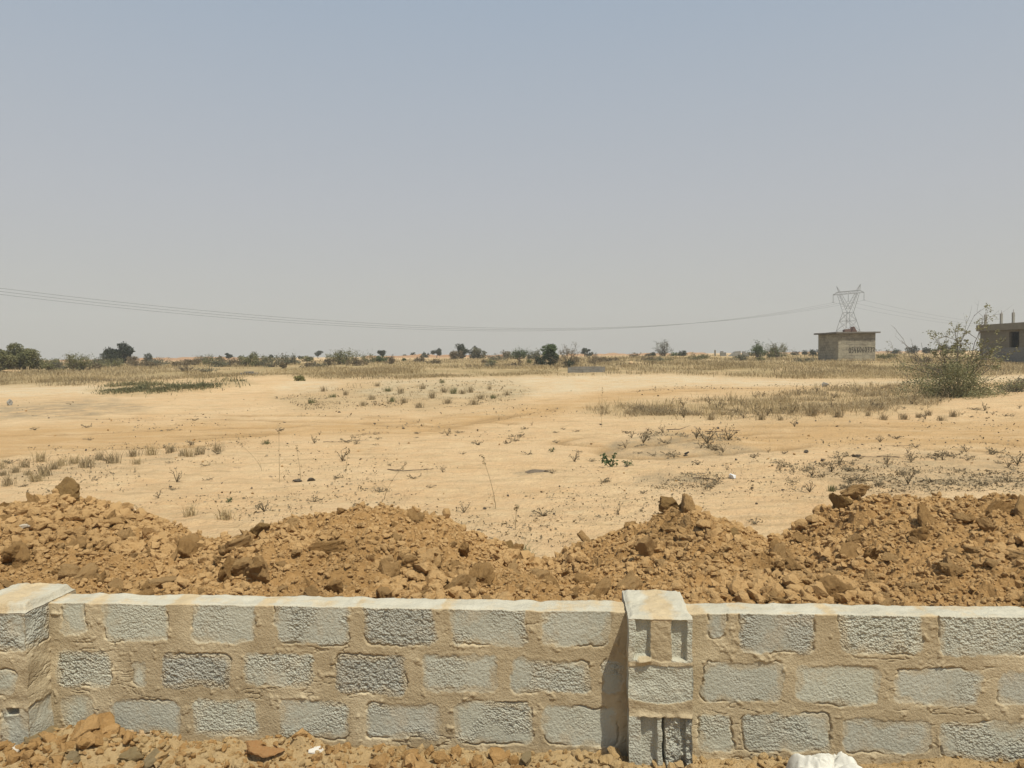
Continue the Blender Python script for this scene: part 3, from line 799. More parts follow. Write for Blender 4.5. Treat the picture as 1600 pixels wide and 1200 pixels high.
# white stained stone
p = on_heap(32, 828); clod_obj(protos[3], p + np.array([0, 0, 0.02]), (0.065, 0.06, 0.055), (0.4, 0.2, 1), "whitish chalky lump stuck in the heap below the perched dark clod", name="chalky_stone", cat="stone",
         mat=simple("chalky_white", (0.55, 0.50, 0.42), (0.42, 0.34, 0.24), 30, 0.95, 0.6, 60))
n = 0
while n < 262:
    x = rng.uniform(-4.4, 4.4); y0_ = 3.848 - TP * x + 0.24
    y = rng.uniform(y0_, 7.0)
    s = 0.042 + 0.075 * rng.uniform() ** 2.2
    z = heap_z(np.array([x]), np.array([y]), False)[0]
    if z < 0.35: continue
    if y < y0_ + s: continue
    g = "tan clods of dug soil scattered over the heap"
    clod_obj(protos[rng.integers(14)], (x, y, z + s * 0.28), (s * rng.uniform(.9, 1.5), s * rng.uniform(.8, 1.2), s * rng.uniform(.8, 1.1)), tuple(rng.uniform(-1, 1, 2)) + (rng.uniform(0, 6.28),),
             "small tan clod of dry soil lying among many on the heap behind the wall", g)
    n += 1
def crumbs(name, n, sampler, zf, smin, smax, mat, label, cat, seed):
    rg = np.random.default_rng(seed)
    x, y = sampler(n, rg)
    z = zf(x, y)
    coarse = np.clip(0.5 + 0.9 * fbm2(x / 0.55, y / 0.45, seed + 70, 3), 0.30, 1.15)
    s = smin * (0.6 + 0.6 * coarse) + (smax - smin) * coarse * rg.uniform(0, 1, n) ** 3.0
    shapes = np.stack([lump(1500 + k, 7, I1, 0.07) for k in range(16)])
    idx = rg.integers(0, 16, n)
    a = rg.uniform(0, 6.283, n); ca, sa = np.cos(a)[:, None], np.sin(a)[:, None]
    v = shapes[idx] * s[:, None, None]
    v = v * rg.uniform(0.75, 1.25, (n, 1, 3))
    ti = rg.uniform(-0.7, 0.7, n); ct, st_ = np.cos(ti)[:, None], np.sin(ti)[:, None]
    v = np.stack([v[..., 0] * ct + v[..., 2] * st_, v[..., 1], v[..., 2] * ct - v[..., 0] * st_], -1)
    v = np.stack([v[..., 0] * ca - v[..., 1] * sa, v[..., 0] * sa + v[..., 1] * ca, v[..., 2]], -1) + np.stack([x, y, z + s * 0.32], -1)[:, None]
    f = I1F[None] + (np.arange(n) * len(I1))[:, None, None]
    return tag(mk(name, v.reshape(-1, 3), f.reshape(-1, 3), mat, None, {'tint': np.repeat(rg.uniform(0, 1, n), len(I1))}), label, cat, kind='stuff')
def heap_s(n, rg):
    x = rg.uniform(-4.6, 4.6, n * 2); y0_ = 3.848 - TP * x + 0.18; y = y0_ + (7.2 - y0_) * rg.uniform(0, 1, n * 2)
    k = heap_base(x, y) > 0.12
    return x[k][:n], y[k][:n]
_n = 34000
crumbs("soil_crumbs", _n, heap_s, lambda x, y: heap_z(x, y), 0.010, 0.075, M_CLOD, "crumbled tan soil strewn all over the heap", "soil", 3)

# loose soil at the foot of the wall, nearest the camera
fx = np.arange(-3.4, 3.4, 0.011); ft = np.linspace(0, 1, 170)
FX = np.broadcast_to(fx[:, None], (len(fx), len(ft)))
FY1 = 3.848 - TP * FX + 0.02
FY = 2.3 + (FY1 - 2.3) * ft[None, :]
def fore_z(x, y):
    d = 3.848 - TP * x - y
    b = ground_z(x, y) - 0.028 + 0.02 * fbm2(x * 2.2, y * 2.2, 201, 3)
    b = b + 0.06 * np.exp(-((x + 2.35) / 0.30) ** 2 - (d / 0.3) ** 2) - 0.02 * np.exp(-((x - 0.74) / 0.4) ** 2) - 0.03 * sstep(0.08, 0, d)
    lumps = sstep(0.6, -0.4, x + 1.0 + 0.5 * fbm2(x * 2, y * 2, 205, 2))
    b = b + rubble(x, y, 0.15, 31, 0.5) * (0.25 + 0.75 * lumps) * 0.8 + rubble(x, y, 0.07, 32, 0.6) * (0.4 + 0.6 * lumps) * 0.8 + rubble(x, y, 0.03, 33, 0.7) * 0.7
    return b + 0.006 * fbm2(x * 35, y * 35, 209, 3)
FZ = fore_z(FX, FY)
FZ[:, 0] -= 0.2; FZ[0] -= .2; FZ[-1] -= .2
tag(mk("loose_soil", np.stack([FX, FY, FZ], -1).reshape(-1, 3), grid_faces(len(fx), len(ft)), M_FSOIL), "strip of loose crumbly soil at the foot of the wall", "soil", kind='structure')
def fore_s(n, rg):
    x = rg.uniform(-3.0, 2.8, n); y = 3.848 - TP * x - 0.005 - 0.78 * rg.uniform(0, 1, n)
    return x, y
crumbs("gravel", 4200, fore_s, fore_z, 0.004, 0.050, M_FSOIL, "small stones and crumbs on the loose soil before the wall", "gravel", 9)
def fore_left(n, rg):
    x = 0.2 - 3.1 * rg.uniform(0, 1, n) ** 0.7; y = 3.848 - TP * x - 0.02 - 0.6 * rg.uniform(0, 1, n)
    return x, y
crumbs("rubble_stones", 900, fore_left, fore_z, 0.012, 0.075, M_CLOD, "broken tan stones strewn at the foot of the wall near its end pier", "rubble", 17)
M_STONE = soilmat("pale_stone", (0.44, 0.335, 0.18), (0.38, 0.26, 0.12), (0.46, 0.36, 0.22))
def fore_obj(px, py, w, hgt, mesh, mat, label, cat, name, group=None, rot=None):
    r = ray([px], [py])[0]; ds = np.arange(2.4, 3.95, 0.004); p = np.array([0, 0, H]) + r * ds[:, None]
    k = np.argmax(p[:, 2] < fore_z(p[:, 0], p[:, 1])); p = p[k]
    if k == 0: p = (np.array([0, 0, H]) + r * 3.6)
    s = p[1] / F
    return clod_obj(mesh, p + np.array([0, 0, hgt * s * 0.2]), (w * s, (w + hgt) / 2 * s, hgt * s), rot or (0.1, 0.1, rng.uniform(0, 6)), label, group, cat, name, mat)
fore_obj(62, 1155, 30, 22, protos[5], M_STONE, "large tan clod heaped against the foot of the grey pier", "soil clod", "soil_clod")
fore_obj(210, 1185, 26, 18, protos[1], M_STONE, "smooth yellowish stone at the foot of the wall, nearest the grey pier", "stone", "stone")
fore_obj(240, 1192, 22, 18, protos[8], M_STONE, "blunt pale stone next to the smooth yellowish one", "stone", "stone")
fore_obj(112, 1190, 22, 13, protos[2], M_STONE, "flat tan stone low in the corner of the loose soil", "stone", "stone")
fore_obj(825, 1190, 20, 16, protos[9], M_STONE, "rounded ochre stone on the loose soil near the main pier", "stone", "stone")
fore_obj(20, 1175, 14, 9, protos[11], simple("whitish_stone", (0.55, 0.5, 0.43), (0.48, 0.43, 0.36), 20), "thin whitish chip under the end pier", "stone", "stone", rot=(0.2, -0.5, 0.6))
fore_obj(408, 1174, 38, 13, protos[6], simple("orange_brick", (0.44, 0.19, 0.07), (0.48, 0.32, 0.15), 22, 0.9, 0.8, 50, 0.02), "crumbled orange brick half sunk in the soil before the wall", "brick", "broken_brick", rot=(0.1, 0.05, 0.1))
fore_obj(497, 1173, 17, 9, protos[10], simple("grey_white_stone", (0.58, 0.56, 0.52), (0.5, 0.46, 0.4), 20), "pale grey stone beside the crumbled orange brick", "stone", "stone", rot=(0.1, 0.1, 0.4))

# crumpled white sack by the wall
def sack():
    nx, ny = 90, 60
    u, v = np.meshgrid(np.linspace(-1, 1, nx), np.linspace(-1, 1, ny), indexing='ij')
    rad = np.maximum(np.abs(u), np.abs(v))
    prof = np.clip(1 - rad ** 5, 0, 1)
    x = u * 0.165 + 0.012 * fbm2(u * 2, v * 2, 601, 3); y = v * 0.15 + 0.01 * fbm2(u * 2, v * 2, 603, 3)
    fold = np.zeros_like(u)
    rg = np.random.default_rng(8)
    for k in range(9):
        a = rg.uniform(0, 3.14); c0 = rg.uniform(-.7, .7)
        fold = np.minimum(fold, -0.014 * np.clip(1 - np.abs(u * np.cos(a) + v * np.sin(a) - c0) / 0.16, 0, 1))
    tilt = 0.02 * u + 0.02 * np.abs(u * 1.2 - v * 0.4)
    z = prof * (0.110 + tilt * 0.8 + fold * 2.0 + 0.030 * (np.abs(fbm2(u * 1.3, v * 1.3, 607, 2)) - 0.2) + 0.010 * np.abs(fbm2(u * 5, v * 3, 609, 2)))
    p = np.stack([x * (0.9 + 0.1 * prof), y, z], -1)
    return p.reshape(-1, 3), grid_faces(nx, ny)
sv, sf = sack()
r = ray([1290], [1192])[0]; pw = np.array([0, 0, H]) + r * 3.46
o = mk("white_sack", sv, sf, simple("white_woven_plastic", (0.60, 0.575, 0.51), (0.54, 0.51, 0.44), 9, 0.6, 0.25, 45, spec=0.3), smooth=True)
o.location = (pw[0], pw[1] - 0.03, fore_z(np.array([pw[0]]), np.array([pw[1]]))[0] + 0.022); o.rotation_euler = (0, 0, 0.1)
tag(o, "crumpled white sack lying on the soil before the wall", "sack")
#PART2
# ------------------------------------------------------------------ buildings
def gz1(x, y): return float(ground_z(np.array([float(x)]), np.array([float(y)]))[0])

hut = empty("block_hut", (30.2, 66.1, gz1(30.2, 64)))
tag(hut, "small square hut of weathered blocks with a flat slab roof and a painted phone number", "hut")
hz0 = hut.location.z; HT = 3.70 - hz0
def hutpart(name, boxes, mat):
    b = MB()
    for c, d in boxes: b.box(c, d)
    o = b.build(name, mat, hut); return o
W2, D2 = 1.62, 2.1
hutpart("wall", [((0, -D2 + 0.075, HT / 2 - 0.15), (2 * W2, 0.15, HT + 0.3)), ((0, D2 - 0.075, HT / 2 - 0.15), (2 * W2, 0.15, HT + 0.3)),
                 ((-W2 + 0.075, 0, HT / 2 - 0.15), (0.15, 2 * D2 - 0.3, HT + 0.3)), ((W2 - 0.075, 0, HT / 2 - 0.15), (0.15, 2 * D2 - 0.3, HT + 0.3))], M_HUT)
b = MB()
n = 14
ex = np.linspace(-W2 - 0.30, W2 + 0.30, n); ey = np.linspace(-D2 - 0.28, D2 + 0.28, n)
EX, EY = np.meshgrid(ex, ey, indexing='ij')
jx, jy = 0.03 * fbm2(EX * 3, EY * 3, 701, 2), 0.03 * fbm2(EX * 3, EY * 3, 703, 2)
for zt, fl in ((HT + 0.13, False), (HT + 0.003, True)):
    b.add(np.stack([EX + jx, EY + jy, zt + 0.02 * fbm2(EX * 2, EY * 2, 705, 2) * (not fl) + 0 * EX], -1).reshape(-1, 3), q=grid_faces(n, n, 0, fl))
ring = [i * n for i in range(n)] + [(n - 1) * n + j for j in range(1, n)] + [i * n + n - 1 for i in range(n - 2, -1, -1)] + [j for j in range(n - 2, 0, -1)]
b.q.append(np.array([[ring[k] + n * n, ring[(k + 1) % len(ring)] + n * n, ring[(k + 1) % len(ring)], ring[k]] for k in range(len(ring))]))
b.build("roof", simple("stained_slab", (0.19, 0.17, 0.14), (0.12, 0.11, 0.095), 4, 0.9, 0.3, 30), hut)
# hand-painted number, flat strokes on the front wall
DIG = {'0': [[(.5, 1), (.15, .8), (.1, .4), (.3, .02), (.65, .02), (.88, .4), (.82, .8), (.5, 1)]],
       '5': [[(.85, 1), (.25, .97), (.2, .58), (.6, .62), (.85, .38), (.65, .05), (.15, .02)]],
       '4': [[(.35, 1), (.12, .38), (.9, .38)], [(.65, .7), (.62, -.05)]],
       '6': [[(.75, 1), (.35, .75), (.12, .35), (.3, .02), (.7, .03), (.85, .3), (.6, .52), (.2, .38)]],
       '3': [[(.15, .95), (.6, 1), (.82, .78), (.45, .54), (.85, .35), (.65, .03), (.15, .05)]],
       '2': [[(.15, .78), (.4, 1), (.8, .85), (.72, .5), (.12, .02), (.9, .04)]]}
pv, pf = [], []
xc = -0.70
for i, ch in enumerate("0546060332"):
    for line in DIG[ch]:
        pts = np.array(line, float)
        pts = np.stack([xc + pts[:, 0] * 0.18, pts[:, 1] * (0.46 - 0.008 * i) + 0.015 * math.sin(i * 2.1) + 0.012 * i], -1)
        tg = np.gradient(pts, axis=0); tg /= np.linalg.norm(tg, axis=1)[:, None]
        nr = np.stack([-tg[:, 1], tg[:, 0]], -1) * 0.034
        o0 = len(pv)
        for p_, n_ in zip(pts, nr):
            for sgn in (1, -1):
                q = p_ + sgn * n_
                pv.append((q[0], -D2 - 0.004, 2.10 - hz0 - 0.12 + q[1]))
        pf += [[o0 + 2 * k, o0 + 2 * k + 1, o0 + 2 * k + 3, o0 + 2 * k + 2] for k in range(len(pts) - 1)]
    xc += 0.232
mk("painted_number", pv, np.array(pf), M_DARK, hut)
# rusty scrap lying on the hut roof
b = MB()
b.add([[-.45, -.2, 0], [.1, -.25, 0.02], [.15, .3, 0.02], [-.4, .3, 0], [-.45, -.2, .22], [.1, -.25, .26], [.15, .3, .26], [-.4, .3, .2]],
      q=[[3, 2, 1, 0], [4, 5, 6, 7], [0, 1, 5, 4], [1, 2, 6, 5], [2, 3, 7, 6], [3, 0, 4, 7]])
b.add([[.14, -.3, 0], [.62, -.3, 0], [.36, -.3, .46], [.14, .35, 0], [.62, .35, 0], [.36, .35, .46]], q=[[0, 1, 4, 3], [1, 2, 5, 4], [2, 0, 3, 5]], t=[[0, 2, 1], [3, 4, 5]])
o = b.build("bent_sheet", M_RUST, None, (29.75, 64.6, hz0 + HT + 0.145))
tag(o, "rusty folded sheet lying on the roof of the block hut", "metal sheet")

bld = empty("unfinished_building", (39.5, 53.0, 1.0))
tag(bld, "unfinished single storey block building with dark window openings and column stubs on its roof", "building")
def bpart(name, boxes, mat):
    b = MB()
    for c, d in boxes: b.box(c, d)
    return b.build(name, mat, bld)
# the face towards the hut lies along local y (world y 61.7 to 44.7)
YA, YB = 8.7, -8.3
wins = [(3.96, 5.10), (1.9, 3.1), (-1.4, -0.2), (-4.6, -3.4)]
edges = [YA] + [e for w in wins for e in (w[1], w[0])] + [YB]
boxes = []
for k in range(0, len(edges), 2):
    boxes.append(((0.1, (edges[k] + edges[k + 1]) / 2, 2.0), (0.2, edges[k] - edges[k + 1], 1.4)))
boxes += [((0.1, (w[0] + w[1]) / 2, 2.62), (0.2, w[1] - w[0] - 0.001, 0.16)) for w in wins]
boxes += [((5.2, YA - 0.1, 2.0), (10.0, 0.2, 1.4)), ((5.2, YB + 0.1, 2.0), (10.0, 0.2, 1.4)), ((10.3, (YA + YB) / 2, 2.0), (0.2, YA - YB, 1.4))]
bpart("wall", boxes, M_BLDG)
bpart("plinth", [((0.1, (YA + YB) / 2, 0.5), (0.214, YA - YB + 0.014, 1.6)), ((5.2, YA - 0.1, 0.5), (9.9, 0.214, 1.6)), ((5.2, YB + 0.1, 0.5), (9.9, 0.214, 1.6)), ((10.3, (YA + YB) / 2, 0.5), (0.214, YA - YB, 1.6))], M_PLINTH)
bpart("partition", [((2.6, 0.2, 1.9), (0.15, YA - YB - 1.0, 1.5)), ((1.4, 1.0, 1.9), (2.2, 0.15, 1.5)), ((1.4, 3.5, 1.9), (2.2, 0.15, 1.5))], M_INNER)
bpart("roof_slab", [((5.2, (YA + YB) / 2, 2.96), (10.9, YA - YB + 0.3, 0.52))], simple("raw_slab_edge", (0.25, 0.22, 0.165), (0.20, 0.175, 0.135), 2.5, 0.9, 0.4, 20))
for yy in (8.35, 6.4, 4.98, 1.5, -2.5, -6.5):
    c = bpart("column", [((0.22, yy, 3.64), (0.15, 0.15, 0.85))], M_CONC)
    b = MB()
    for q in ((-.05, -.05), (.05, .05)):
        b.tube([(0.22 + q[0], yy + q[1], 4.06), (0.22 + q[0] * 2, yy + q[1] * 3, 4.2), (0.22 + q[0] * 4, yy + q[1] * 6, 4.30)], 0.010, 4)
    r_ = b.build("rebar", M_RUST, c)

# block ruin and low block walls on the plain
RX, RY = (1143 - 800) / F * 92, 92
ruin = empty("block_ruin", (RX, RY, gz1(RX, RY)))
tag(ruin, "ruined grey block walls and posts standing on the plain beside green bushes", "ruin")
b = MB(); b.box((-1.05, 0, 0.1), (0.75, 0.2, 0.9)); b.box((-1.2, 0.0, 0.63), (0.35, 0.2, 0.15)); b.build("wall_stub", M_PLINTH, ruin)
b = MB(); b.box((1.9, 0.3, 0.1), (0.9, 0.2, 0.8)); b.box((1.65, 0.3, 0.58), (0.4, 0.2, 0.15)); b.build("wall_stub", M_PLINTH, ruin)
b = MB(); b.box((-2.0, 0.2, 0.2), (0.16, 0.16, 1.3)); b.build("post", M_BLDG, ruin)
b = MB(); b.box((1.1, 0.1, 0.15), (0.16, 0.16, 1.1)); b.build("post", M_BLDG, ruin)
b = MB(); b.add([[-.5, -.4, -.1], [1.1, -.4, -.1], [1.1, .4, -.1], [-.5, .4, -.1], [.45, -.3, .65], [.95, -.3, .7], [.95, .3, .7], [.4, .3, .65]],
      q=[[3, 2, 1, 0], [4, 5, 6, 7], [0, 1, 5, 4], [1, 2, 6, 5], [2, 3, 7, 6], [3, 0, 4, 7]]); b.build("fallen_slab", M_PLINTH, ruin)
def lowwall(px0, px1, d, h, label):
    x0, x1 = (px0 - 800) / F * d, (px1 - 800) / F * d
    z = gz1((x0 + x1) / 2, d); b = MB(); rg = np.random.default_rng(int(px0))
    nb = max(2, int((x1 - x0) / 0.46))
    for row in range(2):
        for k in range(nb - (row == 1)):
            xx = x0 + (k + 0.5 + 0.5 * row) * (x1 - x0) / nb
            b.box((xx, d + rg.normal() * 0.01, z + 0.10 + row * h / 2), ((x1 - x0) / nb - 0.02, 0.15, h / 2 - 0.015), rg.normal() * 0.02)
    b.box(((x0 + x1) / 2, d + 0.01, z + h / 2 - 0.14), (x1 - x0 - 0.05, 0.11, h + 0.2))
    tag(b.build("low_block_wall", M_PLINTH), label, "wall")
lowwall(887, 946, 50, 0.42, "low two course run of grey blocks in the dry grass below the leafy sapling")
lowwall(374, 404, 52, 0.2, "short dark foundation wall in the grass behind the green weedy mound")

# ------------------------------------------------------------------ pylon and power lines
AV = np.array([0.52, -0.855, 0]); AV /= np.linalg.norm(AV); BV = np.array([0.855, 0.52, 0]); BV /= np.linalg.norm(BV)
PX, PY = 119.5, 260.0
pz = gz1(PX, PY); pyl = empty("power_pylon", (PX, PY, pz))
tag(pyl, "tall steel lattice pylon with a wide crossarm standing far behind the block hut", "pylon")
ez = H - pz
def L(a, b_, z): return AV * a + BV * b_ + np.array([0, 0, z])
b = MB(); RB = 0.075
lev = [(-0.6, 4.3), (4.5 + ez, 3.35), (7.4 + ez, 2.75), (10.9 + ez, 2.0), (13.9 + ez, 1.25)]
for (z0, w0), (z1, w1) in zip(lev, lev[1:]):
    for k in range(4):
        s0, s1 = [(1, 1), (1, -1), (-1, -1), (-1, 1)][k], [(1, 1), (1, -1), (-1, -1), (-1, 1)][(k + 1) % 4]
        b.bar(L(s0[0] * w0, s0[1] * w0, z0), L(s0[0] * w1, s0[1] * w1, z1), RB * 1.3)
        b.bar(L(s0[0] * w0, s0[1] * w0, z0), L(s1[0] * w1, s1[1] * w1, z1), RB * 0.7)
        b.bar(L(s1[0] * w0, s1[1] * w0, z0), L(s0[0] * w1, s0[1] * w1, z1), RB * 0.7)
        b.bar(L(s0[0] * w1, s0[1] * w1, z1), L(s1[0] * w1, s1[1] * w1, z1), RB * 0.7)
za = 20.5 + ez
for sg in (-1, 1):                       # the forked upper body
    q0 = [L(sg * 1.25, 1.25, 13.9 + ez), L(sg * 1.25, -1.25, 13.9 + ez), L(-sg * 0.2, 1.0, 15.2 + ez), L(-sg * 0.2, -1.0, 15.2 + ez)]
    q1 = [L(sg * 4.0, 0.5, za), L(sg * 4.0, -0.5, za), L(sg * 2.9, 0.5, za), L(sg * 2.9, -0.5, za)]
    for u_, v_ in zip(q0, q1): b.bar(u_, v_, RB)
    for k in range(6):
        t0, t1 = k / 6, (k + 1) / 6
        b.bar(q0[0] * (1 - t0) + q1[0] * t0, q0[2] * (1 - t1) + q1[2] * t1, RB * 0.6)
        b.bar(q0[1] * (1 - t1) + q1[1] * t1, q0[3] * (1 - t0) + q1[3] * t0, RB * 0.6)
b.build("tower_body", M_STEEL, pyl)
b = MB()
for bb in (-0.5, 0.5):
    b.bar(L(-6, bb * 0.3, za), L(6, bb * 0.3, za), RB); b.bar(L(-4.2, bb, za + 0.9), L(4.2, bb, za + 0.9), RB)
    b.bar(L(-6, bb * 0.3, za), L(-4.2, bb, za + 0.9), RB); b.bar(L(6, bb * 0.3, za), L(4.2, bb, za + 0.9), RB)
    for k in range(10):
        a0 = -4.2 + k * 0.84
        b.bar(L(a0, bb, za + (0.9 if k % 2 else 0)), L(a0 + 0.84, bb, za + (0 if k % 2 else 0.9)), RB * 0.6)
b.build("crossarm", M_STEEL, pyl)
for sg in (-1, 1):
    b = MB()
    for bb in (-0.4, 0.4): b.bar(L(sg * 3.4, bb, za + 0.9), L(sg * 4.5, 0, za + 2.9), RB); 
    b.bar(L(sg * 4.1, 0.4, za + 0.9), L(sg * 4.7, 0, za + 3.0), RB)
    b.build("peak", M_STEEL, pyl)
INS = [(-6.0, 0), (0.0, 0), (6.0, 0)]
for (a_, b_) in INS:
    b = MB(); zi = za if a_ else za
    b.tube([L(a_, 0, zi), L(a_, 0, zi - 2.6)], [0.07, 0.07], 6)
    for k in range(7): b.tube([L(a_, 0, zi - 0.4 - k * 0.3), L(a_, 0, zi - 0.46 - k * 0.3)], [0.05, 0.17], 6)
    b.bar(L(a_, 0, zi - 2.6) - BV * 0.6, L(a_, 0, zi - 2.6) + BV * 0.6, 0.06)
    b.build("insulator", M_STEEL, pyl)
E2 = np.array([-136.0, 107.75, 21.2]); 
base = np.array([PX, PY, pz])
def wire(p0, p1, sag, label, group):
    t = np.linspace(0, 1, 160)[:, None]
    c = p0 + (p1 - p0) * t; c[:, 2] -= 4 * sag * (t * (1 - t))[:, 0]
    b = MB(); b.tube(c, 0.026, 4)
    tag(b.build("power_line", M_WIRE), label, "power line", group)
for (a_, b_), dz in zip(INS, (0.0, 0.35, 0.7)):
    p0 = base + L(a_, 0, za - 2.7)
    wire(p0, E2 + AV * (a_ + 6.0) * 0.55 + np.array([0, 0, dz]), 12.1, "one of three long sagging power lines crossing the sky over the plain from the pylon", "power lines over the plain")
    wire(p0, p0 + np.array([250, 151.4, 0.5]), 8.5, "one of three power lines running from the pylon behind the unfinished building", "power lines behind the building")

# ------------------------------------------------------------------ plants
def in_ell(n, rng):
    d = rng.normal(size=(n, 3)); d /= np.linalg.norm(d, axis=1)[:, None]
    return d * rng.uniform(0, 1, (n, 1)) ** (1 / 2.2)
def shrub(px, d, wpx, hpx, leaf, label, name="bush", cat="bush", style="dense", seed=0, n=1600, ls=None, group=None, stem=None, top=0.0, lean=0.0, sink=0.0):
    x, w, h = (px - 800) / F * d, wpx * d / F, hpx * d / F
    rg = np.random.default_rng(seed + int(px) * 7)
    root = empty(name, (x, d, gz1(x, d) - sink))
    tag(root, label, cat, group)
    ls = (ls or max(0.07, 1.5 * d / F)) * 1.25; n = int(n * 2.0); hpx = hpx
    stem = stem or M_BARK
    tree = style == "tree"
    z0 = 0.22 if tree else 0.06
    nl = {'dense': 16, 'twiggy': 22, 'tree': 9, 'spray': 26}[style]
    # lumps of the crown
    c = in_ell(nl, rg) * np.array([0.44 * w, 0.44 * w, 0.5 * (1 - z0) * h * 0.8])
    c[:, 2] += h * (z0 + (1 - z0) * 0.48)
    if not tree:                                       # rounded from the ground up, tallest in the middle
        q = np.hypot(c[:, 0], c[:, 1]) / (0.42 * w + 1e-6)
        c[:, 2] = np.clip(c[:, 2], 0.05 * h, h * (1 - 0.42 * q ** 2) * 0.88)
        k = nl // 3; c[:k, 2] = rg.uniform(0.08, 0.3, k) * h
        c[:k, :2] *= 1.15
    c[:, 0] += lean * w * (c[:, 2] / h)
    lr = np.minimum(rg.uniform(0.13, 0.22, nl) * (w + h) * 0.5, 0.30 * h + 0.05)
    sb = MB(); nn = 5
    ends = []
    if tree:
        tp_ = np.array([rg.normal() * 0.05 * w, rg.normal() * 0.05 * w, 0.5 * h])
        tr = np.array([[0, 0, -0.1], [rg.normal() * 0.03 * w, 0, 0.2 * h], tp_])
        sb.tube(tr, [0.035 * h + 0.04, 0.028 * h + 0.02, 0.02 * h], 6)
        for k in range(nl):
            m_ = (tp_ + c[k]) / 2 + rg.normal(size=3) * 0.04 * w
            sb.tube(np.array([tr[1] * 0.4 + tp_ * 0.6, m_, c[k]]), [0.018 * h, 0.012 * h, 0.005 * h], 4)
    else:
        for k in range(nl):
            b0 = np.array([rg.normal() * 0.07 * w, rg.normal() * 0.07 * w, -0.05])
            m_ = b0 * 0.4 + c[k] * 0.6 + np.array([0, 0, 0.10 * h]) + rg.normal(size=3) * 0.04 * w
            e = c[k] + (c[k] - b0) * (0.25 if style in ("twiggy", "spray") else 0.08)
            rr_ = 0.008 * h + 0.01
            sb.tube(np.array([b0, m_, e]), [rr_, rr_ * 0.7, rr_ * 0.3], 4)
            if style in ("twiggy", "spray"):
                for j in range(7 if style == "twiggy" else 4):
                    t_ = rg.uniform(0.35, 1.0); s_ = (m_ * (1 - t_) + e * t_)
                    dr = (e - b0) / (np.linalg.norm(e - b0) + 1e-6) * 0.7 + rg.normal(size=3) * 0.7; dr[2] = abs(dr[2]) * 0.9
                    e2 = s_ + dr * 0.16 * (w + h) * 0.5 * rg.uniform(0.5, 1.3)
                    sb.tube(np.array([s_, (s_ + e2) / 2 + rg.normal(size=3) * 0.01 * h, e2]), [rr_ * 0.4, rr_ * 0.3, rr_ * 0.18], 4)
                    ends.append(e2); ends.append((s_ + e2) / 2)
    sb.build("trunk" if tree else "stems", stem, root)
    idx = rg.integers(0, nl, n)
    dv = rg.normal(size=(n, 3)); dv /= np.linalg.norm(dv, axis=1)[:, None]
    pos = c[idx] + dv * lr[idx][:, None] * (rg.uniform(0.3, 1.0, (n, 1)) ** 0.6) * np.array([1, 1, 0.85])
    if ends:
        ee = np.array(ends); k = n // 2 if style == "twiggy" else n // 4
        pos[:k] = ee[rg.integers(0, len(ee), k)] + rg.normal(size=(k, 3)) * ls * 0.8
    pos[:, 2] = np.maximum(pos[:, 2], 0.02 * h)
    # colour differs clump by clump, as new and old leaves do
    tint = np.clip(rg.uniform(0, 1, nl)[idx] * 0.6 + rg.uniform(0, 1, n) * 0.5, 0, 1)
    lb_ = MB(); lb_.leaves(pos, ls, rg, tint); lb_.build("crown" if tree else "foliage", leaf, root)
    return root

# nearer and middle bushes: (pixel column, distance, width px, height px)
shrub(30, 55, 104, 37, L_OLIVE, "big rounded olive green bush at the edge of the dry grass", n=8500, seed=1, ls=0.10)
shrub(78, 60, 30, 25, L_OLIVE, "narrow olive bush against the big rounded olive bush", n=900, seed=2)
shrub(122, 60, 48, 28, L_OLIVE, "feathery olive bush with sparse top between the big bush and the dark tree", style="twiggy", n=1500, seed=3, ls=0.08)
shrub(152, 72, 30, 16, L_GREY, "low grey green scrub at the foot of the dark round tree", n=700, seed=4)
shrub(188, 88, 44, 34, L_DARK, "dense dark round crowned tree on a small earth rise", "tree", "tree", n=3800, seed=5, ls=0.17)
shrub(170, 86, 30, 20, L_DARK, "dark skirt of low branches beside the dense round tree", n=900, seed=6)
shrub(205, 84, 24, 16, L_BROWN, "brown shrub under the shaded side of the dense round tree", n=600, seed=7)
shrub(230, 125, 18, 13, L_DARK, "small dark bush just behind the dense round tree", n=500, seed=8)
shrub(320, 100, 26, 13, L_GREY, "thin see through grey shrub in front of the orange bank", style="twiggy", n=300, seed=9)
shrub(300, 78, 40, 12, L_BROWN, "low brownish scrub below the orange bank", n=700, seed=10)
shrub(357, 150, 13, 11, L_DARK, "tiny dark round tree on the horizon left of the olive thicket", "tree", "tree", "tree", n=350, seed=11)
shrub(385, 72, 34, 17, L_OLIVE, "low olive shrub at the near side of the olive thicket", n=800, seed=12)
shrub(408, 70, 42, 26, L_OLIVE, "olive thicket bush with a lifted crown on the horizon", n=1500, seed=13)
shrub(424, 160, 8, 8, L_DARK, "speck of a dark tree peeping over the olive thicket", "tree", "tree", "tree", n=200, seed=14)
shrub(452, 76, 30, 17, L_GREY, "grey green shrub beside the olive thicket", style="twiggy", n=700, seed=15)
shrub(443, 62, 14, 14, L_BROWN, "narrow brown shrub in the dry grass before the olive thicket", n=350, seed=16)
shrub(471, 170, 9, 6, L_DARK, "tiny flat dark bush alone on the horizon", n=200, seed=17)
shrub(480, 100, 22, 10, L_BROWN, "reddish brown low shrub below the tiny flat dark bush", n=350, seed=18)
shrub(498, 190, 13, 13, L_DARK, "tiny dark tree with a visible trunk, alone on the horizon", "tree", "tree", "tree", n=420, seed=19)
shrub(536, 74, 52, 22, L_OLIVE, "spiky spreading olive bush with a pointed top", style="spray", n=1700, seed=20)
shrub(515, 70, 20, 12, L_BROWN, "small brown bush at the foot of the spiky olive bush", n=400, seed=21)
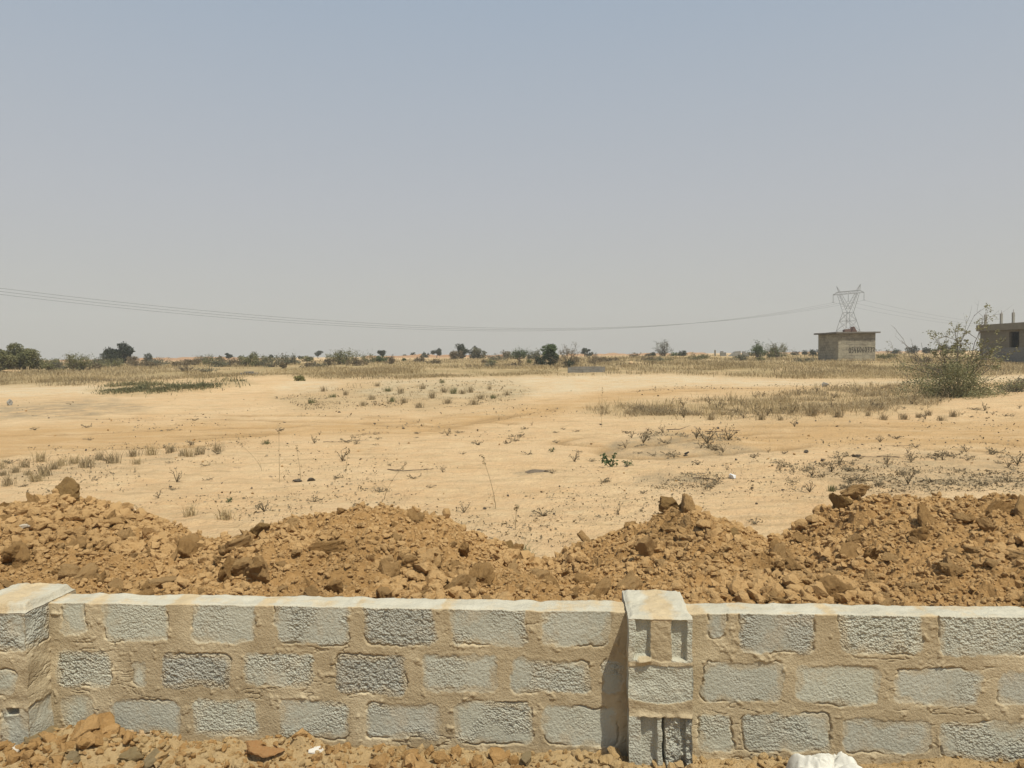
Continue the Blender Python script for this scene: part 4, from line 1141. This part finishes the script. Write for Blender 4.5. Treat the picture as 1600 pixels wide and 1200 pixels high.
shrub(485, 64, 30, 11, L_BROWN, "low brown scrub before the spiky olive bush", n=500, seed=22)
shrub(598, 130, 15, 19, L_DARK, "slim dark tree with a round top above green scrub", "tree", "tree", "tree", n=600, seed=23)
shrub(592, 82, 36, 14, L_GREEN, "green scrub under the slim dark round topped tree", n=800, seed=24)
shrub(610, 72, 16, 13, L_BROWN, "upright brown shrub in front of the green scrub", style="twiggy", n=300, seed=25)
shrub(633, 90, 9, 6, L_GREEN, "tiny bright green bush on the bare slope", n=150, seed=26)
shrub(634, 190, 10, 5, L_DARK, "faint low dark bush first of the horizon row", n=150, seed=27)
shrub(647, 185, 11, 8, L_DARK, "small dark bush second of the horizon row", n=220, seed=28)
shrub(665, 170, 16, 9, L_DARK, "rounded dark bush in the middle of the horizon row", n=350, seed=29)
shrub(683, 165, 21, 15, L_DARK, "wide dark tree, tallest of the small horizon row", "tree", "tree", "tree", n=700, seed=30)
shrub(722, 112, 22, 29, L_DARK, "dark round topped tree rising out of a brown bush", "tree", "tree", n=1600, seed=31)
shrub(712, 100, 28, 17, L_BROWN, "brown bush round the foot of the dark round topped tree", n=900, seed=32)
shrub(747, 108, 32, 19, L_GREY, "grey green bush beside the dark round topped tree", n=1000, seed=33)
shrub(742, 118, 18, 22, L_DARK, "dark ragged bush behind the grey green one", n=500, seed=34)
shrub(790, 100, 26, 13, L_BROWN, "low brown shrub at the start of the pale scrub line", n=450, seed=35)
shrub(812, 96, 34, 15, L_GREEN, "pale green spreading scrub on the horizon, lower part", style="spray", n=900, seed=36)
shrub(836, 94, 30, 15, L_GREY, "pale feathery scrub next to the leafy sapling", style="spray", n=800, seed=37)
shrub(812, 66, 13, 9, L_BROWN, "small brown tussock shrub in the grass, first of three", n=200, seed=38)
shrub(826, 66, 12, 9, L_OLIVE, "small olive tussock shrub in the grass, middle of three", n=200, seed=39)
shrub(840, 65, 12, 12, L_BROWN, "small brown tussock shrub in the grass, nearest the sapling", n=240, seed=40)
shrub(861, 62, 34, 40, L_GREEN, "leafy green sapling with a knobbly open top", "sapling", "tree", "tree", n=1300, seed=41, ls=0.13)
shrub(858, 61, 44, 23, L_DARK, "dark leafy undergrowth at the base of the sapling", n=1300, seed=42, ls=0.10)
shrub(888, 60, 44, 30, L_BROWN, "grey brown twiggy bush leaning on the leafy sapling", style="twiggy", n=1100, seed=43, ls=0.06)
shrub(890, 58, 18, 13, L_DARK, "low dark clump under the twiggy bush", n=350, seed=44)
shrub(914, 150, 17, 15, L_DARK, "dark umbrella shaped tree on the horizon", "tree", "tree", "tree", n=600, seed=45)
shrub(920, 148, 18, 7, L_DARK, "low dark bush under the umbrella shaped tree", n=250, seed=46)
shrub(928, 66, 34, 17, L_BROWN, "sparse brown twiggy shrub in front of the umbrella tree", style="twiggy", n=450, seed=47, ls=0.06)
shrub(1036, 92, 26, 27, L_GREY, "grey twiggy upright bush on the horizon", style="twiggy", n=900, seed=48, ls=0.07, stem=M_DKTWIG)
shrub(1020, 95, 18, 10, L_DARK, "flat dark bush beside the grey twiggy one", n=350, seed=49)
shrub(1014, 90, 16, 8, L_BROWN, "low brown shrub before the grey twiggy bush", n=250, seed=50)
shrub(1067, 110, 15, 11, L_DARK, "rounded dark green bush right of the grey twiggy one", n=350, seed=51)
shrub(1056, 112, 22, 8, L_GREEN, "low green scrub beside the rounded dark bush", n=300, seed=52)
shrub(1184, 84, 28, 22, L_GREEN, "green leafy bush with two raised tips beside the ruin", style="spray", n=1000, seed=53)
shrub(1206, 82, 30, 18, L_GREEN, "dark green middle bush between the ruin and the hut", n=900, seed=54)
shrub(1216, 80, 40, 25, L_OLIVE, "wide olive bush with fine twigs nearest the hut", style="twiggy", n=1300, seed=55, ls=0.07)
shrub(1243, 120, 16, 7, L_DARK, "low dark bush on the horizon before the hut", n=200, seed=56)
shrub(1258, 125, 14, 7, L_DARK, "flat dark scrub between the bush and the hut", n=200, seed=57)
shrub(1272, 100, 22, 13, L_DARK, "dark bush tucked against the shaded wall of the hut", n=500, seed=58)
shrub(1396, 130, 25, 9, L_DARK, "flat topped dark bush on the horizon just past the hut", n=350, seed=59)
shrub(1425, 128, 24, 14, L_DARK, "pointed dark bush second beyond the hut", n=450, seed=60)
shrub(1450, 126, 20, 12, L_DARK, "dark bush behind the bare branches", n=350, seed=61)
shrub(1476, 130, 16, 16, L_DARK, "dark umbrella tree seen through the big bush", "tree", "tree", "tree", n=450, seed=62)
shrub(1490, 122, 34, 12, L_DARK, "long dark scrub next to the unfinished building", n=500, seed=63)
shrub(1385, 70, 30, 9, L_OLIVE, "low olive scrub right of the block hut", n=450, seed=64)
shrub(1548, 58, 26, 12, L_STRAW, "straw coloured clump against the unfinished building", n=500, seed=65)
shrub(467, 44, 16, 12, L_YG, "round yellow green bush on the pale weedy mound", n=500, seed=66, ls=0.07)
shrub(1440, 60, 40, 10, L_BROWN, "low brown scrub behind the big thorny bush", n=500, seed=67)
shrub(240, 66, 34, 9, L_BROWN, "low brown scrub in the grass below the dark bush", n=450, seed=68)
shrub(345, 68, 32, 10, L_GREY, "low grey scrub in the grass before the olive thicket", n=450, seed=69)
shrub(680, 70, 26, 7, L_BROWN, "flat brown scrub on the open grass", n=300, seed=70)
shrub(760, 68, 22, 7, L_BROWN, "small brown scrub below the grey green bush", n=250, seed=71)
shrub(1590, 30, 60, 20, L_GREY, "low grey shrub beside the sandy rise", style="twiggy", n=900, seed=72, ls=0.05)

# the big thorny bush on the sandy rise
def big_bush():
    d = 27.0; x = (1490 - 800) / F * d
    root = empty("thorn_bush", (x, d, gz1(x, d) - 0.03))
    tag(root, "big straggly thorn bush on the sandy rise with bare twigs and a thin leafy top", "bush")
    rg = np.random.default_rng(77)
    k = d / F
    sb = MB(); pos, sz = [], []
    def branch(p0, p1, r0, leafy, depth, nsub):
        p0, p1 = np.array(p0), np.array(p1); Ln = np.linalg.norm(p1 - p0)
        m1 = p0 * 0.65 + p1 * 0.35 + rg.normal(size=3) * 0.05 * Ln + np.array([0, 0, 0.05 * Ln]); m2 = p0 * 0.3 + p1 * 0.7 + rg.normal(size=3) * 0.05 * Ln
        pts = np.array([p0, m1, m2, p1])
        sb.tube(pts, [r0, r0 * 0.75, r0 * 0.5, r0 * 0.22], 5 if depth == 0 else 4)
        for j in range(nsub):
            t = rg.uniform(0.3, 1.0); s = np.array([np.interp(t, [0, .35, .7, 1], pts[:, q]) for q in range(3)])
            dr = (p1 - p0) / Ln * 0.8 + rg.normal(size=3) * 0.6; dr /= np.linalg.norm(dr)
            e = s + dr * Ln * rg.uniform(0.2, 0.42)
            if depth < 1: branch(s, e, r0 * 0.45, leafy, depth + 1, max(2, nsub // 2))
            else:
                sb.tube([s, (s + e) / 2 + rg.normal(size=3) * 0.01, e], [r0 * 0.4, r0 * 0.3, r0 * 0.15], 3)
            nlf = rg.poisson(leafy * 9)
            for _ in range(nlf):
                tt = rg.uniform(0.3, 1.0); pos.append(s * (1 - tt) + e * tt + rg.normal(size=3) * 0.035)
    P_ = lambda px, py, dy=0.0: np.array([(px - 1490) * k, dy, (612 - py) * k])
    for (a, b_, lf, ns) in (((1505, 520), 0.9, 1.3, 9), ((1525, 500), -0.4, 1.1, 8), ((1478, 522), 0.5, 1.2, 8), ((1512, 540), -0.9, 1.3, 8), ((1535, 530), 0.7, 0.9, 7), ((1492, 505), 0.0, 1.0, 8), ((1545, 548), -0.5, .8, 6)):
        branch(P_(1500, 612), P_(a[0], a[1], b_), 0.024, lf, 0, ns)
    for (a, b_, lf, ns) in (((1402, 520), -0.4, 0.06, 5), ((1422, 522), 0.6, 0.08, 5), ((1444, 526), 0.2, 0.1, 5), ((1410, 540), 0.8, 0.3, 6), ((1420, 568), -0.8, 0.4, 6), ((1415, 585), 0.1, 0.5, 6), ((1543, 482), 0.2, 0.05, 3), ((1514, 484), -0.3, 0.1, 3), ((1560, 535), 0.2, 0.5, 6), ((1575, 575), 0.1, .5, 5)):
        branch(P_(1490, 610), P_(a[0], a[1], b_), 0.018, lf, 0, ns)
    sb.build("stems", M_BARK, root)
    n = 17000; nl = 80                                  # dense lower thicket
    c = np.stack([rg.normal(1490, 33, nl), rg.normal(-0.35, 0.65, nl), 612 - np.abs(rg.normal(2, 25, nl))], -1)
    c = np.stack([(c[:, 0] - 1490) * k, c[:, 1], np.maximum((612 - c[:, 2]) * k, 0.12)], -1)
    idx = rg.integers(0, nl, n)
    p = c[idx] + rg.normal(size=(n, 3)) * np.array([0.20, 0.20, 0.13])
    p[:, 2] = np.abs(p[:, 2]) + 0.02
    for q in range(60):
        e = c[rg.integers(0, nl)] * 1.15 + rg.normal(size=3) * 0.2; e[2] = abs(e[2])
        sb2 = None
    lb_ = MB(); tint = np.clip(rg.uniform(0, 1, nl)[idx] * 0.6 + rg.uniform(0, .5, n), 0, 1)
    lb_.leaves(p, 0.055, rg, tint)
    pp = np.array(pos); lb_.leaves(pp, 0.075, rg)
    lb_.build("foliage", leafmat("thorn_leaf", (0.125, 0.128, 0.058), (0.295, 0.275, 0.138)), root)
    return root
big_bush()

# ------------------------------------------------------------------ grass
rng = np.random.default_rng(21)
def grass_stuff(name, poly, n, h0, h1, wpx, mat, label, seed, lean=0.5, thr=-0.1, cl=3.0, cat="grass", jy=1.0, fade=0):
    rg = np.random.default_rng(seed)
    pts = in_poly(poly, n * 2, rg)
    g = G0(pts[:, 0] + rg.normal(size=len(pts)) * 9, pts[:, 1] + rg.normal(size=len(pts)) * jy)
    m_ = fbm2(g[:, 0] / cl, g[:, 1] / cl, seed, 3) + rg.normal(size=len(pts)) * 0.10 > thr
    if fade: m_ &= rg.uniform(0, 1, len(pts)) < sstep(0, -fade, poly_sd(pts[:, 0], pts[:, 1], poly))
    g = g[m_][:n]; g[:, 2] = ground_z(g[:, 0], g[:, 1]) - 0.02
    b = MB()
    sdv = None
    hk = 0.75 + 0.5 * fbm2(g[:, 0] / 4, g[:, 1] / 4, seed + 3, 2)
    tint = np.clip(0.5 + 0.9 * fbm2(g[:, 0] / 5, g[:, 1] / 5, seed + 5, 3) + rg.normal(size=len(g)) * 0.2, 0, 1)
    b.blades(g, rg.uniform(h0, h1, len(g)) * hk, lean, wpx * g[:, 1] / F, rg, tint)
    tag(b.build(name, mat), label, cat, kind='stuff')
grass_stuff("dry_grass", GRASS_BAND, 80000, 0.14, 0.46, 0.75, L_STRAW, "wide band of straw coloured dry grass across the plain", 31, 0.9, -0.06, 5.0)
grass_stuff("dry_scrub_cover", GRASS_BAND, 16000, 0.2, 0.55, 0.9, L_DRY, "brownish dry weeds mixed through the band of grass", 32, 0.8, 0.08, 5.0)
grass_stuff("dry_brush_cover", BRUSH, 17000, 0.10, 0.34, 0.8, L_DRY, "low brittle brown brush in front of the thorn bush", 33, 1.6, 0.0, 0.9, "brush", 3.0, 8)
grass_stuff("dry_brush_cover", BRUSH, 3500, 0.2, 0.6, 0.7, L_STRAW, "pale grass stems standing in the brittle brush", 36, 0.7, 0.05, 0.9, "brush", 3.0, 8)
grass_stuff("green_weeds", GREEN, 8000, 0.10, 0.40, 1.0, L_WEED, "low green weeds growing along the pale spoil ridge", 34, 1.2, 0.05, 1.0, "weeds", 2.5, 8)
grass_stuff("sparse_weeds", MIDPATCH, 2600, 0.04, 0.16, 0.9, L_DRY, "thin brown weeds on the bare ground before the grass band", 35, 1.2, 0.12, 1.2, "weeds")
grass_stuff("sparse_weeds", [(-60, 760), (-60, 712), (120, 700), (350, 690), (350, 712), (200, 735), (110, 752)], 2200, 0.03, 0.10, 0.8, L_DRY, "thin dry weeds along the edge of the wheel track", 37, 1.2, 0.12, 0.7, "weeds")

def tuft_mesh(seed, n, h, spread, mat, lean, w):
    rg = np.random.default_rng(seed); b = MB()
    base = np.stack([rg.normal(0, spread, n), rg.normal(0, spread, n), np.full(n, -0.02)], -1)
    b.blades(base, rg.uniform(0.45, 1.0, n) * h, lean, w, rg)
    me = b.build("grass_tuft", mat); d = me.data; bpy.data.objects.remove(me); return d
T_DRY = [tuft_mesh(40 + k, 70, 0.26, 0.05, L_DRY, 0.6, 0.010) for k in range(4)]
T_STR = [tuft_mesh(50 + k, 60, 0.30, 0.05, L_STRAW, 0.7, 0.009) for k in range(3)]
T_GRN = [tuft_mesh(60 + k, 80, 0.24, 0.06, L_OLIVE, 0.8, 0.010) for k in range(3)]
def put(me, px, py, s, label, group, cat, name, rz=None, on=None):
    g = on if on is not None else G(np.array([float(px)]), np.array([float(py)]))[0]
    o = bpy.data.objects.new(name, me); COL.objects.link(o)
    o.location = g; o.scale = (s, s, s * rng.uniform(.85, 1.2)); o.rotation_euler = (0, 0, rng.uniform(0, 6.28) if rz is None else rz)
    return tag(o, label, cat, group)
LEFT_T = [(62,722),(25,740),(85,735),(115,725),(133,730),(208,714),(237,711),(268,707),(284,714),(297,716),(313,713),(340,706),(213,727),(5,745),(70,744),(2,732),(155,718),(177,722),(95,728),(45,742),(12,758),(58,752),(40,730)]
for k, (px, py) in enumerate(LEFT_T):
    put(T_DRY[k % 4] if k % 3 else T_STR[k % 3], px, py, rng.uniform(.7, 1.3), "dry grass tuft in the line beside the wheel track behind the left heap", "dry tufts along the wheel track", "grass tuft", "grass_tuft")
MID_T = [(487,630),(568,634),(626,615),(580,625),(606,613),(631,630),(675,622),(694,613),(709,615),(722,615),(735,613),(751,623),(771,622),(793,617),(765,607),(655,636),(520,622),(505,612),(540,618),(700,630),(612,628),(742,632),(660,608),(590,604),(690,600)]
for k, (px, py) in enumerate(MID_T):
    put(T_DRY[k % 4] if k % 4 else T_GRN[k % 3], px, py, rng.uniform(.9, 1.7), "dry grass tuft on the bare patch in the middle of the plain", "dry tufts on the bare middle patch", "grass tuft", "grass_tuft")
RIGHT_T = [(1356,650),(1412,654),(1435,652),(1470,657),(1270,650),(1310,652),(1450,648),(1380,655),(1220,656),(1190,655),(1490,650),(1110,656)]
for k, (px, py) in enumerate(RIGHT_T):
    put(T_DRY[k % 4], px, py, rng.uniform(.9, 1.5), "brown grass tuft along the near edge of the brittle brush", "brown tufts at the edge of the brush", "grass tuft", "grass_tuft")
put(T_GRN[0], 417, 695, 0.75, "dark round grass tuft alone on the sand left of the tall stalks", None, "grass tuft", "grass_tuft")
put(T_GRN[1], 345, 540 + 0, 1.0, "x", None, "grass tuft", "grass_tuft") if False else None
put(T_STR[0], 352, 812, 1.0, "fan of beige dry grass behind the dip in the heap", None, "grass tuft", "grass_tuft")
put(T_STR[1], 297, 806, 0.85, "pale dry grass tuft close behind the left heap", None, "grass tuft", "grass_tuft")
put(T_GRN[2], 1300, 768, 0.5, "small olive tuft on the sand above the tall end of the heap", None, "grass tuft", "grass_tuft")
p = on_heap(822, 862); put(tuft_mesh(71, 60, 0.22, 0.035, L_GREEN, 0.9, 0.007), 0, 0, 1.0, "fresh green grass tuft growing out of the heap", None, "grass tuft", "grass_tuft", on=p)

# tall thin grass stalks rising behind the heap
def stalk(px, py0, py1, dpx, label):
    g = G(np.array([float(px)]), np.array([float(py0)]))[0]; k = g[1] / F
    h = (py0 - py1) * k; b = MB(); rg = np.random.default_rng(int(px))
    t = np.linspace(0, 1, 7)[:, None]
    pts = np.concatenate([dpx * k * t ** 1.6, 0.1 * h * t ** 2, h * t], 1) + np.array([0, 0, -0.03])
    b.tube(pts, np.linspace(0.0045, 0.0022, 7), 4)
    hd = pts[-1] + (pts[-1] - pts[-2]) * np.linspace(-0.6, 0.5, 26)[:, None] + rg.normal(size=(26, 3)) * 0.006
    b.leaves(hd, 0.035, rg)
    for q in range(3): b.tube([pts[q], pts[q] + np.array([rg.normal() * .08, rg.normal() * .08, .1])], [0.003, 0.001], 3)
    o = b.build("grass_stalk", L_DRY, None, tuple(g)); tag(o, label, "grass stalk")
stalk(437, 752, 664, -2, "tallest thin grass stalk with a brown seed head, behind the left heap")
stalk(470, 748, 698, -7, "shorter seeded grass stalk next to the tallest one")
stalk(540, 738, 702, 5, "short grass stalk with a drooping head on open sand")
stalk(775, 795, 712, -20, "leaning grass stalk standing in the sand above the low saddle")
stalk(600, 778, 722, 32, "bent fine stalk behind the middle peak of the heap")
stalk(410, 735, 690, -36, "low arching stalk to the left of the tallest one")
stalk(805, 830, 790, 3, "weedy stalk beside the green tuft on the heap")
stalk(940, 668, 608, 2, "reddish stalk rising at the tip of the brittle brush")

# small weeds and fallen twigs
def weed_mesh(seed, n, r, h, lmat, leafs, ls):
    rg = np.random.default_rng(seed); b = MB(); pos = []
    for k in range(n):
        a = rg.uniform(0, 6.283); e = np.array([math.cos(a) * r * rg.uniform(.3, 1), math.sin(a) * r * rg.uniform(.3, 1), h * rg.uniform(.15, 1)])
        m_ = e * 0.5 + np.array([0, 0, h * 0.2]) + rg.normal(size=3) * r * 0.12
        b.tube([np.zeros(3), m_, e], [0.006, 0.0045, 0.002], 4, tint=0.1)
        for j in range(leafs):
            t = rg.uniform(.35, 1); pos.append((m_ * (1 - t) + e * t) + rg.normal(size=3) * ls * 0.4)
    b.leaves(np.array(pos), ls, rg)
    o = b.build("weed_sprig", lmat); d = o.data; bpy.data.objects.remove(o); return d
L_DKDRY = leafmat("dark_dry_leaf", (0.15, 0.118, 0.07), (0.32, 0.25, 0.15))
W_DRY = [weed_mesh(80 + k, 7, 0.20, 0.07, L_DKDRY, 5, 0.035) for k in range(5)]
W_UP = [weed_mesh(90 + k, 7, 0.14, 0.22, L_DKDRY, 5, 0.035) for k in range(4)]
W_GRN = [weed_mesh(100 + k, 10, 0.20, 0.17, L_GREEN, 10, 0.05) for k in range(2)]
put(W_GRN[0], 955, 730, 1.15, "leafy green weed with pale dust on bare sand in the middle", None, "weed", "weed_sprig")
put(W_GRN[1], 980, 728, 0.6, "small green weed right beside the leafy one", None, "weed", "weed_sprig")
put(W_GRN[1], 862, 706, 0.5, "tiny green weed on open sand near the middle", None, "weed", "weed_sprig")
put(W_UP[0], 1005, 695, 1.7, "dark leafy weed at the near end of the patch of dead branches", None, "weed", "weed_sprig")
put(W_UP[1], 1105, 694, 2.0, "greyish dead bush in the middle of the patch of dead branches", None, "dead bush", "dead_bush")
put(W_UP[2], 1138, 688, 1.6, "bristly dead weed at the far end of the patch of dead branches", None, "weed", "weed_sprig")
put(W_UP[3], 1265, 772, 1.0, "upright leafy weed just above the tall end of the heap", None, "weed", "weed_sprig")
put(W_UP[0], 413, 800, 1.1, "dark weed with small round leaves behind the dip in the heap", None, "weed", "weed_sprig")
put(W_UP[1], 725, 800, 0.8, "small weed on the sand above the middle of the heap", None, "weed", "weed_sprig")
put(W_DRY[0], 1180, 818, 0.8, "dark flattened weed on sand at the low saddle", None, "weed", "weed_sprig")
put(W_UP[2], 1242, 666, 1.0, "lone weed on the wheel track before the brittle brush", None, "weed", "weed_sprig")
put(W_UP[3], 1375, 692, 0.9, "small weed on the sand in front of the hut's wheel track", None, "weed", "weed_sprig")
put(W_UP[0], 1590, 725, 1.4, "dark weed at the edge of the photo above the tall heap", None, "weed", "weed_sprig")
put(W_GRN[0], 357, 785, 0.35, "small green weed rising beside the beige fan of grass", None, "weed", "weed_sprig")
zones = [([(1200, 722), (1330, 712), (1600, 705), (1600, 762), (1400, 765), (1240, 770)], 60, "dark dead weed lying on the littered sand above the tall heap", "dead weeds above the tall heap"),
         ([(930, 700), (1000, 665), (1150, 672), (1160, 700), (1080, 712), (960, 712)], 30, "dry weed among the patch of dead branches on the sand", "weeds in the patch of dead branches"),
         ([(0, 650), (1600, 690), (1600, 720), (1200, 770), (900, 840), (760, 810), (400, 800), (150, 770), (0, 760)], 75, "small dry weed sprig lying on the open sand", "weed sprigs on the open sand"),
         ([(470, 690), (780, 660), (900, 665), (900, 690), (640, 700), (500, 700)], 20, "dry creeping weed on the sand beside the wheel track", "creeping weeds beside the track"),
         ([(1380, 640), (1600, 625), (1600, 650), (1400, 655)], 14, "dry weed on the sandy rise below the thorn bush", "weeds on the sandy rise")]
for poly, n, lb, gp in zones:
    for px, py in in_poly(poly, n, rng):
        up = rng.uniform() < 0.25
        put((W_UP if up else W_DRY)[rng.integers(4)], px, py, rng.uniform(.45, 1.15), lb, gp, "weed", "weed_sprig")
def twig_mesh(seed):
    rg = np.random.default_rng(seed); b = MB(); t = np.linspace(-.5, .5, 6)
    pts = np.stack([t, 0.12 * np.sin(t * 5 + rg.uniform(0, 6)), 0.02 + 0.03 * rg.uniform(0, 1, 6)], -1)
    b.tube(pts, np.linspace(0.014, 0.005, 6), 5)
    for k in range(3):
        p_ = pts[rg.integers(1, 5)]; b.tube([p_, p_ + np.array([rg.uniform(.05, .25), rg.normal() * .15, rg.uniform(.02, .12)])], [0.007, 0.002], 4)
    o = b.build("fallen_twig", M_DKTWIG); d = o.data; bpy.data.objects.remove(o); return d
TW = [twig_mesh(120 + k) for k in range(4)]
for px, py, s, lb in ((640, 736, 0.85, "long dark twig lying on the sand above the middle peak"), (1405, 699, 0.55, "dark twig lying on the wheel track, farther of two"), (1358, 714, 0.4, "short dark stick on the littered sand"), (1398, 716, 0.6, "pale stick beside the short dark one"),
                      (1108, 752, 0.5, "dark stick leading to the white plastic scrap"), (560, 690, 0.5, "curved twig on the sand near the short stalk"), (578, 678, 0.35, "upturned twig on the sand in the middle distance"), (520, 692, 0.45, "thin twig next to the wheel track"), (1130, 676, 0.9, "long bare branch on the patch of dead branches"), (1060, 672, 0.8, "bare branch lying at the back of the dead patch")):
    put(TW[rng.integers(4)], px, py, s, lb, None, "twig", "fallen_twig", rz=rng.normal() * 0.35)
# clods and scraps lying on the sand
M_DKS = soilmat("dark_stone", (0.13, 0.105, 0.08), (0.09, 0.075, 0.06), (0.18, 0.15, 0.11))
def ston(px, py, w, hh, mat, lb, cat="stone", name="stone", k=0, grp=None):
    g = G(np.array([float(px)]), np.array([float(py)]))[0]; s = g[1] / F
    clod_obj(protos[k % 14], g + np.array([0, 0, hh * s * 0.3]), (w * s / 2, (w * 0.45 + hh) * s / 2, hh * s * 0.9), (0, 0, 0.3 * k), lb, grp, cat, name, mat)
ston(467, 753, 20, 5, M_DKS, "flat dark clod on the sand under the seeded stalk", k=1)
ston(488, 752, 16, 6, M_DKS, "second flat dark clod beside the first under the stalk", k=2)
ston(1073, 709, 14, 4, M_DARK, "black flat scrap on the sand by the dead branches", "scrap", "black_scrap", 3)
ston(1260, 709, 11, 6, M_DKS, "dark rounded stone alone on the wheel track", k=4)
ston(1338, 713, 14, 7, M_DKS, "dark stone with a weed on it on the littered sand", k=5)
ston(1285, 722, 8, 4, M_DKS, "little dark stone nearest the heap's tall end", k=6)
ston(1122, 672, 7, 4, M_DKS, "dark pebble on the track past the dead branches", k=7)
ston(14, 634, 10, 11, M_CONC, "squarish grey block standing on the sand at the edge", "block", "concrete_block", 8)
ston(1289, 603, 12, 8, M_CONC, "grey block lying on pale sand in front of the hut", "block", "concrete_block", 9)
ston(835, 737, 46, 7, soilmat("dark_dirt", (0.20, 0.155, 0.11), (0.15, 0.12, 0.09), (0.26, 0.2, 0.14)), "small flat heap of dark crumbly dirt on open sand", "dirt heap", "dirt_heap", 10)
ston(985, 569, 14, 5, M_SAND, "tiny pale sand pile in the dry grass", "sand pile", "sand_pile", 11)
ston(18, 584, 26, 5, M_SAND, "pale spoil pile at the foot of the big rounded bush", "sand pile", "sand_pile", 12)
M_SCRAP = simple("white_plastic", (0.66, 0.68, 0.70), (0.58, 0.58, 0.58), 12, 0.5, 0.4, 30, spec=0.4)
ston(1146, 747, 15, 9, M_SCRAP, "white plastic scrap on the sand above the saddle of the heap", "plastic scrap", "plastic_scrap", 13)
for px, py in in_poly([(0, 640), (1600, 650), (1600, 740), (1180, 790), (880, 850), (300, 800), (0, 760)], 70, rng):
    ston(px, py, rng.uniform(3, 7), rng.uniform(1.5, 3.5), M_DKS if rng.uniform() < .5 else M_CLOD, "small stone lying on the open sand behind the heap", k=int(rng.integers(14)), grp="small stones on the open sand")
# bits of dead leaf and crumb nobody could count
def litter(n, polys, seed):
    rg = np.random.default_rng(seed); b = MB()
    for poly, m_ in polys:
        p = in_poly(poly, m_ * 2, rg)
        g = G0(p[:, 0], p[:, 1]); kk = fbm2(g[:, 0] / 1.2, g[:, 1] / 1.2, seed, 3) + 0.6 * fbm2(g[:, 0] / 4, g[:, 1] / 4, seed + 4, 2) + rg.normal(size=len(g)) * .10 > 0.10
        g = g[kk][:m_]; g[:, 2] = ground_z(g[:, 0], g[:, 1]) + 0.004
        b.leaves(g, 0.02 + 2.2 * g[:, 1] / F * rg.uniform(0.3, 1.3, len(g)) ** 2, rg, flat=0.0)
    tag(b.build("ground_litter", L_DKDRY), "scattered bits of dead leaf and crumb on the sand", "litter", kind='stuff')
zb = 0
for px, py in in_poly(BRUSH, 46, rng):
    put(W_UP[rng.integers(4)], px, py, rng.uniform(0.8, 1.6), "dead brown weed standing in the brittle brush before the thorn bush", "dead weeds in the brittle brush", "weed", "weed_sprig")
for k in range(34):
    px = rng.uniform(-20, 1500); d = rng.uniform(56, 95)
    if 1270 < px < 1380 or 860 < px < 950: continue
    shrub(px, d, rng.uniform(14, 36), rng.uniform(5, 11), (L_BROWN, L_GREY, L_OLIVE)[k % 3], "low scrubby bush scattered in the band of dry grass", style=("dense", "twiggy")[k % 2], n=260, seed=200 + k, group="low bushes scattered in the dry grass")
for k, (px, d, w_, h_) in enumerate([(96, 64, 40, 15), (140, 62, 46, 16), (172, 66, 40, 14), (212, 70, 44, 14), (250, 74, 40, 13), (284, 70, 44, 12), (330, 74, 40, 14), (362, 70, 46, 15), (425, 66, 44, 16), (560, 68, 40, 12), (575, 80, 36, 13), (655, 82, 40, 9), (780, 84, 40, 10), (950, 70, 40, 10), (1090, 78, 36, 8), (1010, 74, 34, 8)]):
    shrub(px, d, w_, h_, (L_GREY, L_BROWN, L_OLIVE, L_BROWN)[k % 4], "low tangled scrub along the far side of the dry grass", style=("twiggy", "dense")[k % 2], n=520, seed=300 + k, group="low tangled scrub behind the grass", ls=0.09)
litter(0, [([(0, 620), (1600, 640), (1600, 760), (1180, 800), (880, 855), (300, 810), (0, 770)], 8500), ([(1200, 720), (1600, 705), (1600, 770), (1240, 770)], 3800), ([(930, 705), (1000, 668), (1150, 672), (1165, 705), (1060, 716)], 2400), ([(1010, 765), (1080, 738), (1140, 745), (1110, 768)], 900), (MIDPATCH, 2200), (TRACKS[0], 500), ([(880, 612), (1060, 600), (1420, 596), (1420, 604), (1000, 612)], 700)], 91)

# ------------------------------------------------------------------ dusty air
hv = MB(); hv.box((0, 250, 22.0), (1400, 900, 46.5))
hm = bpy.data.materials.new("haze"); hm.use_nodes = True
hn = hm.node_tree.nodes; hn.remove(hn["Principled BSDF"])
pv_ = hn.new("ShaderNodeVolumePrincipled"); pv_.inputs["Color"].default_value = (0.97, 0.95, 0.90, 1)
pv_.inputs["Density"].default_value = 0.0009; pv_.inputs["Anisotropy"].default_value = 0.0
hm.node_tree.links.new(pv_.outputs[0], hn["Material Output"].inputs["Volume"])
tag(hv.build("haze", hm), "thin pale dust haze over the plain", "haze", kind='stuff')
